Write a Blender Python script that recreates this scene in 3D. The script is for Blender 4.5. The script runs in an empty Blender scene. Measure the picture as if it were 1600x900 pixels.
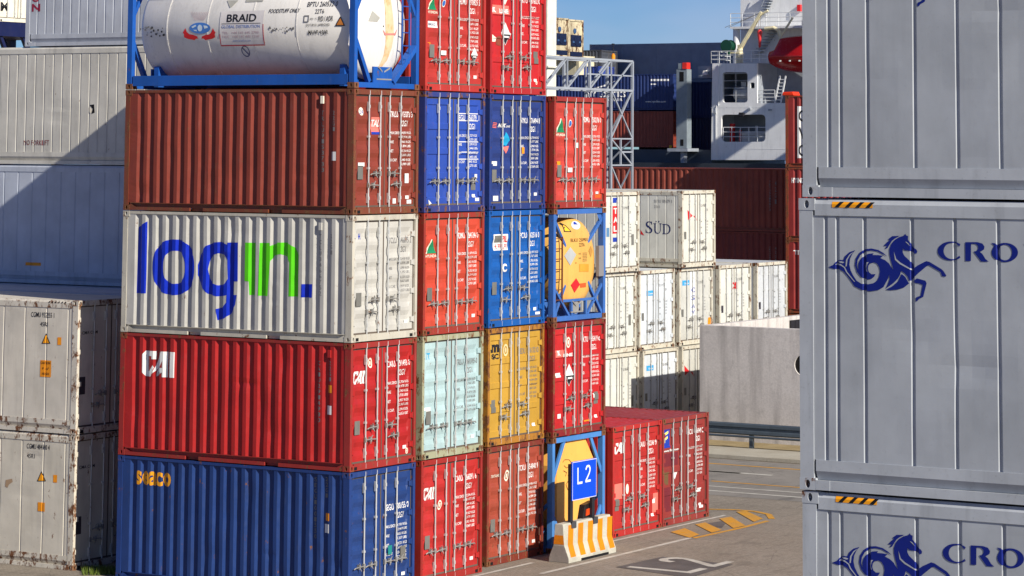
import bpy, bmesh, math, random
from mathutils import Vector, Matrix
from mathutils.geometry import tessellate_polygon
import colorsys
random.seed(7)
S = bpy.context.scene
COL = S.collection
# ------------------------------------------------------------------ camera
CX, CY, CF = 820.39, -251.02, 4448.99
CP = Vector((-48.6577, -33.7943, 9.208))
YAW, PIT, ROL = math.radians(58.607), math.radians(6.1847), math.radians(0.3484)
Fv = Vector((math.sin(YAW)*math.cos(PIT), math.cos(YAW)*math.cos(PIT), math.sin(PIT)))
R0 = Vector((math.cos(YAW), -math.sin(YAW), 0)); U0 = R0.cross(Fv)
Rv = R0*math.cos(ROL)+U0*math.sin(ROL); Uv = -R0*math.sin(ROL)+U0*math.cos(ROL)
cd = bpy.data.cameras.new('camera'); cam = bpy.data.objects.new('camera', cd); COL.objects.link(cam)
m = Matrix((Rv, Uv, -Fv)).transposed().to_4x4(); m.translation = CP
cam.matrix_world = m
cd.sensor_width = 36; cd.lens = CF/1600*36
cd.shift_x = (800-CX)/1600; cd.shift_y = (CY-450)/1600
cd.clip_start = 0.5; cd.clip_end = 6000
S.camera = cam
# ------------------------------------------------------------------ light
SD = Vector((0.29, 1.0, -0.63)).normalized()
w = bpy.data.worlds.new('World'); S.world = w; w.use_nodes = True
nt = w.node_tree; bg = nt.nodes['Background']
sky = nt.nodes.new('ShaderNodeTexSky'); sky.sky_type = 'NISHITA'; sky.sun_disc = False
sky.sun_elevation = math.asin(-SD.z); sky.sun_rotation = math.radians(196.2)
sky.air_density = 1.0; sky.dust_density = 0.6; sky.ozone_density = 3.0
tcw = nt.nodes.new('ShaderNodeTexCoord'); nzw = nt.nodes.new('ShaderNodeTexNoise')
mpw = nt.nodes.new('ShaderNodeMapping'); mpw.inputs['Scale'].default_value = (7, 7, 20)
nzw.inputs['Scale'].default_value = 1.0; nzw.inputs['Detail'].default_value = 4
rw = nt.nodes.new('ShaderNodeValToRGB'); rw.color_ramp.elements[0].position = .45; rw.color_ramp.elements[1].position = .7
rw.color_ramp.elements[1].color = (.45, .45, .45, 1)
mxw = nt.nodes.new('ShaderNodeMix'); mxw.data_type = 'RGBA'
mxw.inputs['B'].default_value = (8.2, 9.2, 12.6, 1)
vm = nt.nodes.new('ShaderNodeVectorMath'); vm.operation = 'MULTIPLY_ADD'; vm.inputs[1].default_value = (1, 1, .9); vm.inputs[2].default_value = (0, 0, .045)
vn = nt.nodes.new('ShaderNodeVectorMath'); vn.operation = 'NORMALIZE'
nt.links.new(tcw.outputs['Generated'], vm.inputs[0]); nt.links.new(vm.outputs[0], vn.inputs[0]); nt.links.new(vn.outputs[0], sky.inputs['Vector']) if 'Vector' in sky.inputs else None
nt.links.new(tcw.outputs['Generated'], mpw.inputs[0]); nt.links.new(mpw.outputs[0], nzw.inputs['Vector'])
nt.links.new(nzw.outputs[0], rw.inputs[0]); nt.links.new(rw.outputs[0], mxw.inputs['Factor'])
hs = nt.nodes.new('ShaderNodeHueSaturation'); hs.inputs['Hue'].default_value = .522; hs.inputs['Saturation'].default_value = 1.55; hs.inputs['Value'].default_value = 1.30
nt.links.new(sky.outputs[0], hs.inputs['Color']); tn = nt.nodes.new('ShaderNodeMix'); tn.data_type = 'RGBA'; tn.blend_type = 'MULTIPLY'; tn.inputs['Factor'].default_value = 1; tn.inputs['B'].default_value = (.88, 1.05, 1.30, 1)
nt.links.new(hs.outputs[0], tn.inputs['A']); spz = nt.nodes.new('ShaderNodeSeparateXYZ'); mz = nt.nodes.new('ShaderNodeMapRange')   # deeper blue, darker sky towards the zenith
for k_, q_ in enumerate((.12, .55, 1.0, .45)): mz.inputs[k_+1].default_value = q_
vs_ = nt.nodes.new('ShaderNodeVectorMath'); vs_.operation = 'SCALE'
nt.links.new(tcw.outputs['Generated'], spz.inputs[0]); nt.links.new(spz.outputs['Z'], mz.inputs[0]); nt.links.new(tn.outputs['Result'], vs_.inputs[0]); nt.links.new(mz.outputs[0], vs_.inputs['Scale'])
nt.links.new(vs_.outputs[0], mxw.inputs['A']); nt.links.new(mxw.outputs['Result'], bg.inputs[0])
bg.inputs[1].default_value = 0.05
sl = bpy.data.lights.new('sun', 'SUN'); sl.energy = 5.0; sl.angle = math.radians(.55); sl.color = (1, .94, .84)
so = bpy.data.objects.new('sun', sl); COL.objects.link(so); so.rotation_euler = SD.to_track_quat('-Z', 'Y').to_euler()
so.location = (-30, -60, 60)
S.view_settings.view_transform = 'Standard'; S.view_settings.look = 'None'
S.view_settings.exposure = 0.27; S.view_settings.gamma = 1

# ------------------------------------------------------------------ photo ray helper (pixel of the 1600x900 photo -> point)
def ray(u, v): return Fv+Rv*((u-CX)/CF)-Uv*((v-CY)/CF)
def at(u, v, **k):
    a, val = list(k.items())[0]; i = 'xyz'.find(a); d = ray(u, v)
    return CP+d*((val-CP[i])/d[i])

# ------------------------------------------------------------------ materials
def lin(c): return tuple(((x/255/12.92) if x/255 <= .04045 else ((x/255+.055)/1.055)**2.4) for x in c)
MC = {}
def paint(name, rgb, rust=.0, rough=.45, var=.12, dirt=.25, metal=0.0, bump=.0, rustcol=(.10, .035, .015), fade=None, scale=1.0, streak=1.0, coat=0):
    if name in MC: return MC[name]
    M = bpy.data.materials.new(name); M.use_nodes = True; n = M.node_tree.nodes; L = M.node_tree.links
    B = n['Principled BSDF']; c = lin(rgb)
    tc = n.new('ShaderNodeTexCoord'); oi = n.new('ShaderNodeObjectInfo')
    ad = n.new('ShaderNodeVectorMath'); ad.operation = 'ADD'
    sc = n.new('ShaderNodeMath'); sc.operation = 'MULTIPLY'; sc.inputs[1].default_value = 57
    L.new(oi.outputs['Random'], sc.inputs[0]); L.new(tc.outputs['Object'], ad.inputs[0]); L.new(sc.outputs[0], ad.inputs[1])
    def noise(scl, det=4, vscale=None, rgh=.6):
        t = n.new('ShaderNodeTexNoise'); t.inputs['Scale'].default_value = scl*scale; t.inputs['Detail'].default_value = det
        t.inputs['Roughness'].default_value = rgh
        if vscale:
            mp = n.new('ShaderNodeMapping'); mp.inputs['Scale'].default_value = vscale
            L.new(ad.outputs[0], mp.inputs[0]); L.new(mp.outputs[0], t.inputs['Vector'])
        else: L.new(ad.outputs[0], t.inputs['Vector'])
        return t.outputs[0]
    def ramp(src, a, b, va=0., vb=1.):
        r = n.new('ShaderNodeMapRange'); r.inputs[1].default_value = a; r.inputs[2].default_value = b
        r.inputs[3].default_value = va; r.inputs[4].default_value = vb; L.new(src, r.inputs[0]); return r.outputs[0]
    def mix(fac, a, b, mode='MIX'):
        x = n.new('ShaderNodeMix'); x.data_type = 'RGBA'; x.blend_type = mode
        if hasattr(fac, 'links'): L.new(fac, x.inputs['Factor'])
        else: x.inputs['Factor'].default_value = fac
        for k, s in (('A', a), ('B', b)):
            if hasattr(s, 'links'): L.new(s, x.inputs[k])
            else: x.inputs[k].default_value = (*s[:3], 1)
        return x.outputs['Result']
    big = ramp(noise(1.3, 3), .3, .7, 1-var, 1+var)
    cm = n.new('ShaderNodeCombineColor')
    for i in range(3): L.new(big, cm.inputs[i])
    base = mix(1.0, c, cm.outputs[0], 'MULTIPLY')
    if fade: base = mix(ramp(noise(2.2, 5), .5, .62, 0, .55), base, lin(fade))
    if dirt > 0:
        st = ramp(noise(5, 5, (1, 1, .12*streak)), .52, .78, 0, dirt)
        base = mix(st, base, tuple(x*.35+.02 for x in c))
        st2 = ramp(noise(9, 5, (1, 1, .3)), .60, .8, 0, dirt*.8)
        base = mix(st2, base, tuple(x*.6+.10 for x in c))
        grime = ramp(noise(28, 4), .6, .75, 0, dirt*.55)
        base = mix(grime, base, (.05, .04, .035))
    if rust > 0:
        rm = ramp(noise(7, 8, (1, 1, .6), .72), .66-.28*rust, .70-.22*rust)
        rc = mix(ramp(noise(40, 3), .35, .65), rustcol, (.23, .10, .04))
        base = mix(rm, base, rc)
    L.new(base, B.inputs['Base Color'])
    L.new(ramp(noise(6, 4), .3, .7, max(.05, rough-.12), min(1, rough+.15)), B.inputs['Roughness'])
    B.inputs['Metallic'].default_value = metal
    if 'Specular IOR Level' in B.inputs: B.inputs['Specular IOR Level'].default_value = .35
    bp = n.new('ShaderNodeBump'); bp.inputs['Strength'].default_value = .12+bump; bp.inputs['Distance'].default_value = .02
    L.new(noise(3.0, 3), bp.inputs['Height']); L.new(bp.outputs[0], B.inputs['Normal'])
    MC[name] = M; return M

# ------------------------------------------------------------------ mesh helpers
class MB:
    def __init__(s): s.v = []; s.f = []
    def quad(s, a, b, c, d): i = len(s.v); s.v += [tuple(a), tuple(b), tuple(c), tuple(d)]; s.f.append((i, i+1, i+2, i+3)); return s
    def poly(s, pts): i = len(s.v); s.v += [tuple(p) for p in pts]; s.f.append(tuple(range(i, i+len(pts)))); return s
    def box(s, x0, x1, y0, y1, z0, z1):
        if x0 > x1: x0, x1 = x1, x0
        if y0 > y1: y0, y1 = y1, y0
        if z0 > z1: z0, z1 = z1, z0
        i = len(s.v)
        s.v += [(x0, y0, z0), (x1, y0, z0), (x1, y1, z0), (x0, y1, z0), (x0, y0, z1), (x1, y0, z1), (x1, y1, z1), (x0, y1, z1)]
        for f in ((0, 3, 2, 1), (4, 5, 6, 7), (0, 1, 5, 4), (1, 2, 6, 5), (2, 3, 7, 6), (3, 0, 4, 7)): s.f.append(tuple(i+k for k in f))
        return s
    def cyl(s, p0, p1, r, n=8, r1=None, caps=True):
        p0, p1 = Vector(p0), Vector(p1); d = (p1-p0).normalized()
        a = d.orthogonal().normalized(); b = d.cross(a); i = len(s.v)
        if r1 is None: r1 = r
        for p, rr in ((p0, r), (p1, r1)):
            for k in range(n):
                t = 2*math.pi*k/n; s.v.append(tuple(p+a*(rr*math.cos(t))+b*(rr*math.sin(t))))
        for k in range(n): s.f.append((i+k, i+(k+1) % n, i+n+(k+1) % n, i+n+k))
        if caps: s.f.append(tuple(i+k for k in range(n))[::-1]); s.f.append(tuple(i+n+k for k in range(n)))
        return s
    def bar(s, p0, p1, w, h=None, up=(0, 0, 1)):
        h = h or w; p0, p1 = Vector(p0), Vector(p1); d = (p1-p0).normalized(); up = Vector(up)
        if abs(d.dot(up)) > .98: up = Vector((0, 1, 0))
        a = d.cross(up).normalized(); b = a.cross(d); i = len(s.v)
        for p in (p0, p1):
            for q, r in ((-1, -1), (1, -1), (1, 1), (-1, 1)): s.v.append(tuple(p+a*(w/2*q)+b*(h/2*r)))
        s.f += [(i, i+3, i+2, i+1), (i+4, i+5, i+6, i+7)]
        for k in range(4): s.f.append((i+k, i+(k+1) % 4, i+4+(k+1) % 4, i+4+k))
        return s
    def tube(s, pts, r, n=6):
        for a, b in zip(pts, pts[1:]): s.cyl(a, b, r, n)
        return s
    def prism(s, pts2, axis, a, b):
        def mk(p, t): return {'x': (t, p[0], p[1]), 'y': (p[0], t, p[1]), 'z': (p[0], p[1], t)}[axis]
        i = len(s.v); n = len(pts2)
        s.v += [mk(p, a) for p in pts2]+[mk(p, b) for p in pts2]
        s.f += [tuple(range(i, i+n)), tuple(range(i+n, i+2*n))[::-1]]
        for k in range(n): s.f.append((i+k, i+(k+1) % n, i+n+(k+1) % n, i+n+k))
        return s
    def lathe(s, prof, c, axis='y', n=40):
        i = len(s.v); 
        for (t, r) in prof:
            for k in range(n):
                a = 2*math.pi*k/n; q = (r*math.cos(a), r*math.sin(a))
                s.v.append({'y': (c[0]+q[0], t, c[2]+q[1]), 'z': (c[0]+q[0], c[1]+q[1], t), 'x': (t, c[1]+q[0], c[2]+q[1])}[axis])
        for j in range(len(prof)-1):
            for k in range(n):
                a = i+j*n+k; b = i+j*n+(k+1) % n; s.f.append((a, b, b+n, a+n))
        return s
    def mesh(s, name, smooth=False, bevel=0, fix=True):
        me = bpy.data.meshes.new(name); me.from_pydata(s.v, [], s.f)
        bm = bmesh.new(); bm.from_mesh(me)
        if fix: bmesh.ops.recalc_face_normals(bm, faces=bm.faces)
        if bevel:
            bmesh.ops.remove_doubles(bm, verts=bm.verts, dist=1e-5)
            es = [e for e in bm.edges if len(e.link_faces) == 2 and e.calc_face_angle(0) > .5]
            bmesh.ops.bevel(bm, geom=es, offset=bevel, segments=2, affect='EDGES', profile=.5)
        if smooth:
            bmesh.ops.remove_doubles(bm, verts=bm.verts, dist=1e-5)
            for f in bm.faces: f.smooth = True
            for e in bm.edges: e.smooth = e.calc_face_angle(0) < .7 if len(e.link_faces) == 2 else True
        bm.to_mesh(me); bm.free(); me.materials.append(None); return me
def put(name, me, mat, parent=None, loc=(0, 0, 0), rot=0):
    o = bpy.data.objects.new(name, me); COL.objects.link(o)
    if me.materials and len(me.materials) == 0: me.materials.append(None)
    o.material_slots[0].link = 'OBJECT'; o.material_slots[0].material = mat
    o.parent = parent; o.location = loc; o.rotation_euler = (0, 0, rot); return o
def build(name, mb, mat, parent=None, loc=(0, 0, 0), rot=0, **k): return put(name, mb.mesh(name, **k), mat, parent, loc, rot)
def tag(o, label=None, cat=None, group=None, kind=None):
    if label: o['label'] = label
    if cat: o['category'] = cat
    if group: o['group'] = group
    if kind: o['kind'] = kind
    return o
def empty(name, loc, label, cat, group=None, rot=0):
    o = bpy.data.objects.new(name, None); COL.objects.link(o); o.location = loc; o.rotation_euler = (0, 0, rot)
    o.empty_display_size = .3
    return tag(o, label, cat, group)

# ------------------------------------------------------------------ 2D shapes for writing and marks (V,F) in surface coordinates
TXT = {}
def text2d(s, bold=0.0):
    k = (s, bold)
    if k in TXT: return TXT[k]
    c = bpy.data.curves.new('t', 'FONT'); c.body = s; c.size = 1; c.resolution_u = 2 if len(s) > 6 else 4; c.fill_mode = 'FRONT'; c.offset = bold
    o = bpy.data.objects.new('t', c); COL.objects.link(o)
    bpy.context.view_layer.update()
    me = o.to_mesh(); V = [(v.co.x, v.co.y) for v in me.vertices]; F = [tuple(p.vertices) for p in me.polygons]
    o.to_mesh_clear(); bpy.data.objects.remove(o); bpy.data.curves.remove(c)
    xs = [v[0] for v in V] or [0, 1]; ys = [v[1] for v in V] or [0, 1]
    x0, x1, y0, y1 = min(xs), max(xs), min(ys), max(ys)
    V = [((x-x0)/(x1-x0+1e-9), (y-y0)/(y1-y0+1e-9)) for x, y in V]
    TXT[k] = (V, F, (x1-x0)/(y1-y0+1e-9)); return TXT[k]
def poly2d(outer, holes=()):
    rings = [[Vector((p[0], p[1], 0)) for p in r] for r in (outer, *holes)]
    T = tessellate_polygon(rings); V = [(p.x, p.y) for r in rings for p in r]
    return V, [tuple(t) for t in T]
def join2d(*parts):
    V, F = [], []
    for p in parts:
        i = len(V); V += list(p[0]); F += [tuple(k+i for k in f) for f in p[1]]
    return V, F
def ell(cx, cy, rx, ry, n=24, a0=0, a1=360):
    m_ = n if abs(a1-a0) >= 360 else n+1
    return [(cx+rx*math.cos(math.radians(a0+(a1-a0)*k/n)), cy+ry*math.sin(math.radians(a0+(a1-a0)*k/n))) for k in range(m_)]
def rect(x0, y0, x1, y1): return poly2d([(x0, y0), (x1, y0), (x1, y1), (x0, y1)])
def ring(pts, holes): return poly2d(pts, holes)
def frame2d(x0, y0, x1, y1, t):
    return join2d(rect(x0, y0, x1, y0+t), rect(x0, y1-t, x1, y1), rect(x0, y0+t, x0+t, y1-t), rect(x1-t, y0+t, x1, y1-t))
def fit(shape, box, shear=0):   # unit shape (0..1) into box (s0,z0,s1,z1)
    s0, z0, s1, z1 = box
    return [(s0+(s1-s0)*(x+shear*y), z0+(z1-z0)*y) for x, y in shape[0]], shape[1]
def T(s, box, bold=0.0, shear=0): return fit(text2d(s, bold), box, shear)
def TA(s, x, z, h, asp=.75, bold=0.0):  # text by height, width factor
    V, F, a = text2d(s, bold); return fit((V, F), (x, z, x+h*a*asp, z+h))
CAI = join2d(poly2d([(0, .85), (.08, 1), (.42, 1), (.42, .68), (.29, .68), (.29, .8), (.16, .8), (.16, .2), (.22, .2), (.33, .45), (.36, .36), (.27, 0), (.08, 0), (0, .15)]),
             poly2d([(.3, 0), (.42, 0), (.63, .64), (.63, .36), (.5, .36), (.44, .18), (.63, .18), (.63, 0), (.78, 0), (.78, 1), (.58, 1), (.3, .1)]),
             rect(.84, 0, 1, 1))

class Surf:
    """a painted surface of a container: prof = list of (t, depth) along s, zprof along z; place(s,z,depth)->local point"""
    def __init__(s, parent, place, pixel, sb=(), zb=(), depth=lambda s_, z_: 0, off=.004):
        s.rigid_ok = False
        s.parent, s.place, s.pixel, s.sb, s.zb, s.depth, s.off = parent, place, pixel, sb, zb, depth, off
    def px(s, u, v): return s.pixel(u, v)
    def box(s, u0, v0, u1, v1):     # photo pixels (left, top, right, bottom) -> s0,z0,s1,z1
        a = s.pixel(u0, (v0+v1)/2); b = s.pixel(u1, (v0+v1)/2); c = s.pixel((u0+u1)/2, v0); d = s.pixel((u0+u1)/2, v1)
        return (a[0], d[1], b[0], c[1])
    def decal(s, name, shape, mat, lift=0, parent=None):
        V, F = shape[0], shape[1]; rigid = name in ('sticker', 'data_plate', 'hazard_sign', 'caution_label') and s.rigid_ok
        depth = (lambda a_, b_: s.depth(sum(v[0] for v in V)/len(V), sum(v[1] for v in V)/len(V))*0) if rigid else s.depth
        bm = bmesh.new(); vs = [bm.verts.new((x, y, 0)) for x, y in V]
        for f in F:
            try: bm.faces.new([vs[k] for k in f])
            except ValueError: pass
        if not bm.faces: bm.free(); return None
        x0, x1 = min(p[0] for p in V), max(p[0] for p in V); y0, y1 = min(p[1] for p in V), max(p[1] for p in V)
        for b in s.sb:
            if x0 < b < x1: bmesh.ops.bisect_plane(bm, geom=bm.verts[:]+bm.edges[:]+bm.faces[:], plane_co=(b, 0, 0), plane_no=(1, 0, 0), dist=1e-5)
        for b in s.zb:
            if y0 < b < y1: bmesh.ops.bisect_plane(bm, geom=bm.verts[:]+bm.edges[:]+bm.faces[:], plane_co=(0, b, 0), plane_no=(0, 1, 0), dist=1e-5)
        bmesh.ops.recalc_face_normals(bm, faces=bm.faces)
        if bm.faces:
            bm.faces.ensure_lookup_table()
        for v in bm.verts:
            x, y = v.co.x, v.co.y; v.co = s.place(x, y, depth(x, y)-s.off-lift)
        me = bpy.data.meshes.new(name); bm.to_mesh(me); bm.free(); me.materials.append(None)
        return put(name, me, mat, parent or s.parent)

W = 2.438; H20 = 2.591; HC = 2.896; L20 = 6.058; L40 = 12.192
TIER = 2.606; TIERH = 2.911
# ------------------------------------------------------------------ corrugation profiles
def corr_profile(L, pitch=.278, end=.14, d=.043, fl=.088, sl=.060):
    n = int((L-2*end)//pitch); start = (L-n*pitch)/2; pr = [(end*.5, 0.0)]
    for k in range(n):
        a = start+k*pitch+ (pitch-2*sl-fl-(.07))/2
        pr += [(a, 0), (a+sl, d), (a+sl+.07, d), (a+2*sl+.07, 0)]
    pr.append((L-end*.5, 0)); return pr
def interp(pr, t):
    if t <= pr[0][0]: return pr[0][1]
    for (a, da), (b, db) in zip(pr, pr[1:]):
        if t <= b: return da+(db-da)*(t-a)/(b-a+1e-9)
    return pr[-1][1]
def groove_profile(L, cs, w=.048, d=.018):
    pr = [(.06, 0)]
    for c in cs: pr += [(c-w/2, 0), (c-w/2+.012, d), (c+w/2-.024, d), (c+w/2, 0)]
    pr.append((L-.06, 0)); return pr
PROF = {L20: corr_profile(L20), L40: corr_profile(L40)}
MCACHE = {}
def cached(key, fn):
    if key not in MCACHE: MCACHE[key] = fn()
    return MCACHE[key]
XS = .014   # outer face of side panel behind the rail plane
class Dents:
    def __init__(s, seed, L, H, n=10, amp=.012):
        r_ = random.Random(seed); s.key = seed
        s.d = [(r_.uniform(.3, L-.3), r_.uniform(.35, H-.3), r_.uniform(.10, .42), r_.uniform(.06, .28), r_.uniform(-.35, 1)*amp) for _ in range(n)]
        s.w = [(r_.uniform(.5, 1.6), r_.uniform(.4, 1.4), r_.uniform(0, 6.3), .0016) for _ in range(3)]
    def __call__(s, y, z):
        t = 0
        for a, b, ry, rz, m_ in s.d:
            q_ = ((y-a)/ry)**2+((z-b)/rz)**2
            if q_ < 9: t += m_*math.exp(-q_)
        for fy, fz, ph, m_ in s.w: t += m_*math.sin(fy*y*4+fz*z*3+ph)
        return t
def side_mesh(L, H, pr, z0, z1, right=False, dents=None):
    if dents:
        mb = MB(); sx = (lambda d: W-XS-d) if right else (lambda d: XS+d); n = 22; zs = [z0+(z1-z0)*k/n for k in range(n+1)]
        fade_ = lambda z: min(1, (z-z0)/.12, (z1-z)/.12)
        for z in zs:
            for (a, d) in pr: mb.v.append((sx(d+dents(a, z)*max(0, fade_(z))), a, z))
        m_ = len(pr)
        for j in range(n):
            for k in range(m_-1): mb.f.append((j*m_+k, j*m_+k+1, (j+1)*m_+k+1, (j+1)*m_+k))
        for zz in (z0, z1): mb.poly([(sx(.06), pr[0][0], zz)]+[(sx(d), a, zz) for a, d in pr]+[(sx(.06), pr[-1][0], zz)])
        return mb.mesh('side_panel', fix=False)
    def f():
        mb = MB(); sx = (lambda d: W-XS-d) if right else (lambda d: XS+d)
        for (a, da), (b, db) in zip(pr, pr[1:]):
            mb.quad((sx(da), a, z0), (sx(db), b, z0), (sx(db), b, z1), (sx(da), a, z1))
        n = len(pr)
        # small caps where the recesses end at the rails
        for zz in (z0, z1):
            mb.poly([(sx(.06), pr[0][0], zz)]+[(sx(d), a, zz) for a, d in pr]+[(sx(.06), pr[-1][0], zz)])
        return mb.mesh('side_panel', fix=False)
    return cached(('side', L, H, tuple(pr), right), f)
def casting_mesh():
    def f():   # 178(y) x 162(x) x 118(z), holes shown as recessed ovals on -x and -y faces (and their opposites)
        mb = MB(); a, b, c = .162, .178, .118
        def holed(mk, w_, h_, hw, hh):
            oc = [(0, 0), (w_, 0), (w_, h_), (0, h_)]
            n = 12; hol = ell(w_/2, h_/2, hw, hh, n)
            V, F = poly2d(oc, [hol]); i = len(mb.v); mb.v += [mk(p[0], p[1], 0) for p in V]; mb.f += [tuple(i+k for k in f_) for f_ in F]
            j = len(mb.v); mb.v += [mk(p[0], p[1], 0) for p in hol]+[mk(p[0], p[1], .075) for p in hol]
            for k in range(n): mb.f.append((j+k, j+(k+1) % n, j+n+(k+1) % n, j+n+k))
            mb.f.append(tuple(j+n+k for k in range(n)))
        holed(lambda p, q, d: (d, p, q), b, c, .026, .042)
        holed(lambda p, q, d: (a-d, p, q), b, c, .026, .042)
        holed(lambda p, q, d: (p, d, q), a, c, .026, .042)
        holed(lambda p, q, d: (p, b-d, q), a, c, .026, .042)
        mb.quad((0, 0, 0), (a, 0, 0), (a, b, 0), (0, b, 0)).quad((0, 0, c), (a, 0, c), (a, b, c), (0, b, c))
        return mb.mesh('corner_casting', fix=False)
    return cached('cast', f)
hole_dark = paint('casting_hollow', (20, 18, 17), dirt=0)
def castings(root, L, H, mat, ends=(0, 1), skip_far=True):
    for y in ((0, L-.178) if ends == (0, 1) else (0,)):
        for x in (0, W-.162):
            for z in (0, H-.118):
                put('corner_casting', casting_mesh(), mat, root, (x, y, z))
# ------------------------------------------------------------------ doors
ZD0, ZD1 = .165, None
def door_zprof(kind, H):
    z0, z1 = .165, H-.135
    if kind == 'wave':
        pr = [(z0, 0)]; n = 6; p = (z1-z0-.20)/n
        for k in range(n):
            a = z0+.10+k*p+p*.08
            pr += [(a, 0), (a+.10, .026), (a+.10+p*.22, .026), (a+.20+p*.22, 0)]
        return pr+[(z1, 0)]
    if kind == 'panel':
        pr = [(z0, 0)]; n = 4; p = (z1-z0-.16)/n
        for k in range(n):
            a = z0+.08+k*p+.06
            pr += [(a, 0), (a+.02, .022), (a+p-.14, .022), (a+p-.12, 0)]
        return pr+[(z1, 0)]
    return [(z0, 0), (z1, 0)]
YD = .062
def door_mesh(kind, H, xa, xb):
    def f():
        zp = door_zprof(kind, H); mb = MB(); e = .09; sl = .05 if kind == 'wave' else .02
        xs = [xa, xa+e, xa+e+sl, xb-e-sl, xb-e, xb]
        dk = [0, 0, 1, 1, 0, 0]
        if kind == 'flat': xs = [xa, xb]; dk = [0, 0]
        for (z0, d0), (z1, d1) in zip(zp, zp[1:]):
            for i in range(len(xs)-1):
                p = [(xs[i], YD+d0*dk[i], z0), (xs[i+1], YD+d0*dk[i+1], z0), (xs[i+1], YD+d1*dk[i+1], z1), (xs[i], YD+d1*dk[i], z1)]
                mb.quad(*p)
        z0, z1 = zp[0][0], zp[-1][0]
        mb.quad((xa, YD, z0), (xa, YD+.05, z0), (xa, YD+.05, z1), (xa, YD, z1)); mb.quad((xb, YD, z0), (xb, YD+.05, z0), (xb, YD+.05, z1), (xb, YD, z1))
        mb.quad((xa, YD, z0), (xb, YD, z0), (xb, YD+.05, z0), (xa, YD+.05, z0)); mb.quad((xa, YD, z1), (xb, YD, z1), (xb, YD+.05, z1), (xa, YD+.05, z1))
        return mb.mesh('door', fix=True)
    return cached(('door', kind, H, xa, xb), f)
RODX = (.60, 1.02, 1.365, 1.785)
def rod_mesh(H):
    def f():
        mb = MB(); r = .017; y = .030
        mb.cyl((0, y, .05), (0, y, H-.045), r, 8)
        for z in (.075, H-.075): mb.box(-.03, .03, .012, .05, z-.035, z+.035)          # cam and keeper
        for z in (.075, H-.075): mb.cyl((0, .028, z-.05), (0, .028, z+.05), .024, 8)
        for z in (.33, H-.36):                                                         # long bearing brackets
            mb.box(-.034, -.016, .016, YD, z-.10, z+.10); mb.box(-.034, .02, .010, .018, z-.035, z+.035)
        for z in (.95, H*.62): mb.box(-.036, .026, .012, YD, z-.022, z+.022)
        return mb.mesh('lock_rod')
    return cached(('rod', H), f)
def handle_mesh():
    def f():
        mb = MB(); y = .012
        mb.tube([(0, .03, 0), (.05, .004, .0), (.13, -.004, .004), (.36, -.002, -.004), (.41, .012, -.03)], .013, 6)
        mb.box(.16, .22, .0, YD, -.045, .05); mb.bar((.19, .0, .04), (.23, -.008, .085), .014); mb.bar((.19, .0, -.04), (.15, -.008, -.085), .014)
        mb.box(-.03, .03, .008, .05, -.05, .05)
        return mb.mesh('door_handle')
    return cached('handle', f)
def hinge_mesh():
    def f():
        mb = MB(); mb.box(0, .105, .032, YD+.004, -.05, .05); mb.cyl((.105, .036, -.062), (.105, .036, .062), .02, 8); return mb.mesh('hinge')
    return cached('hinge', f)
def gasket_mesh(H):
    def f():
        mb = MB(); z0, z1 = .150, H-.12; y = YD-.006
        mb.box(.088, W-.088, y, y+.03, z1-.030, z1+.008).box(.088, W-.088, y, y+.03, z0-.006, z0+.03)
        mb.box(W/2-.014, W/2+.014, y-.004, y+.03, z0+.03, z1-.03)
        mb.box(.088, .104, y, y+.03, z0+.03, z1-.03).box(W-.104, W-.088, y, y+.03, z0+.03, z1-.03)
        return mb.mesh('door_gasket')
    return cached(('gasket', H), f)
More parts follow.
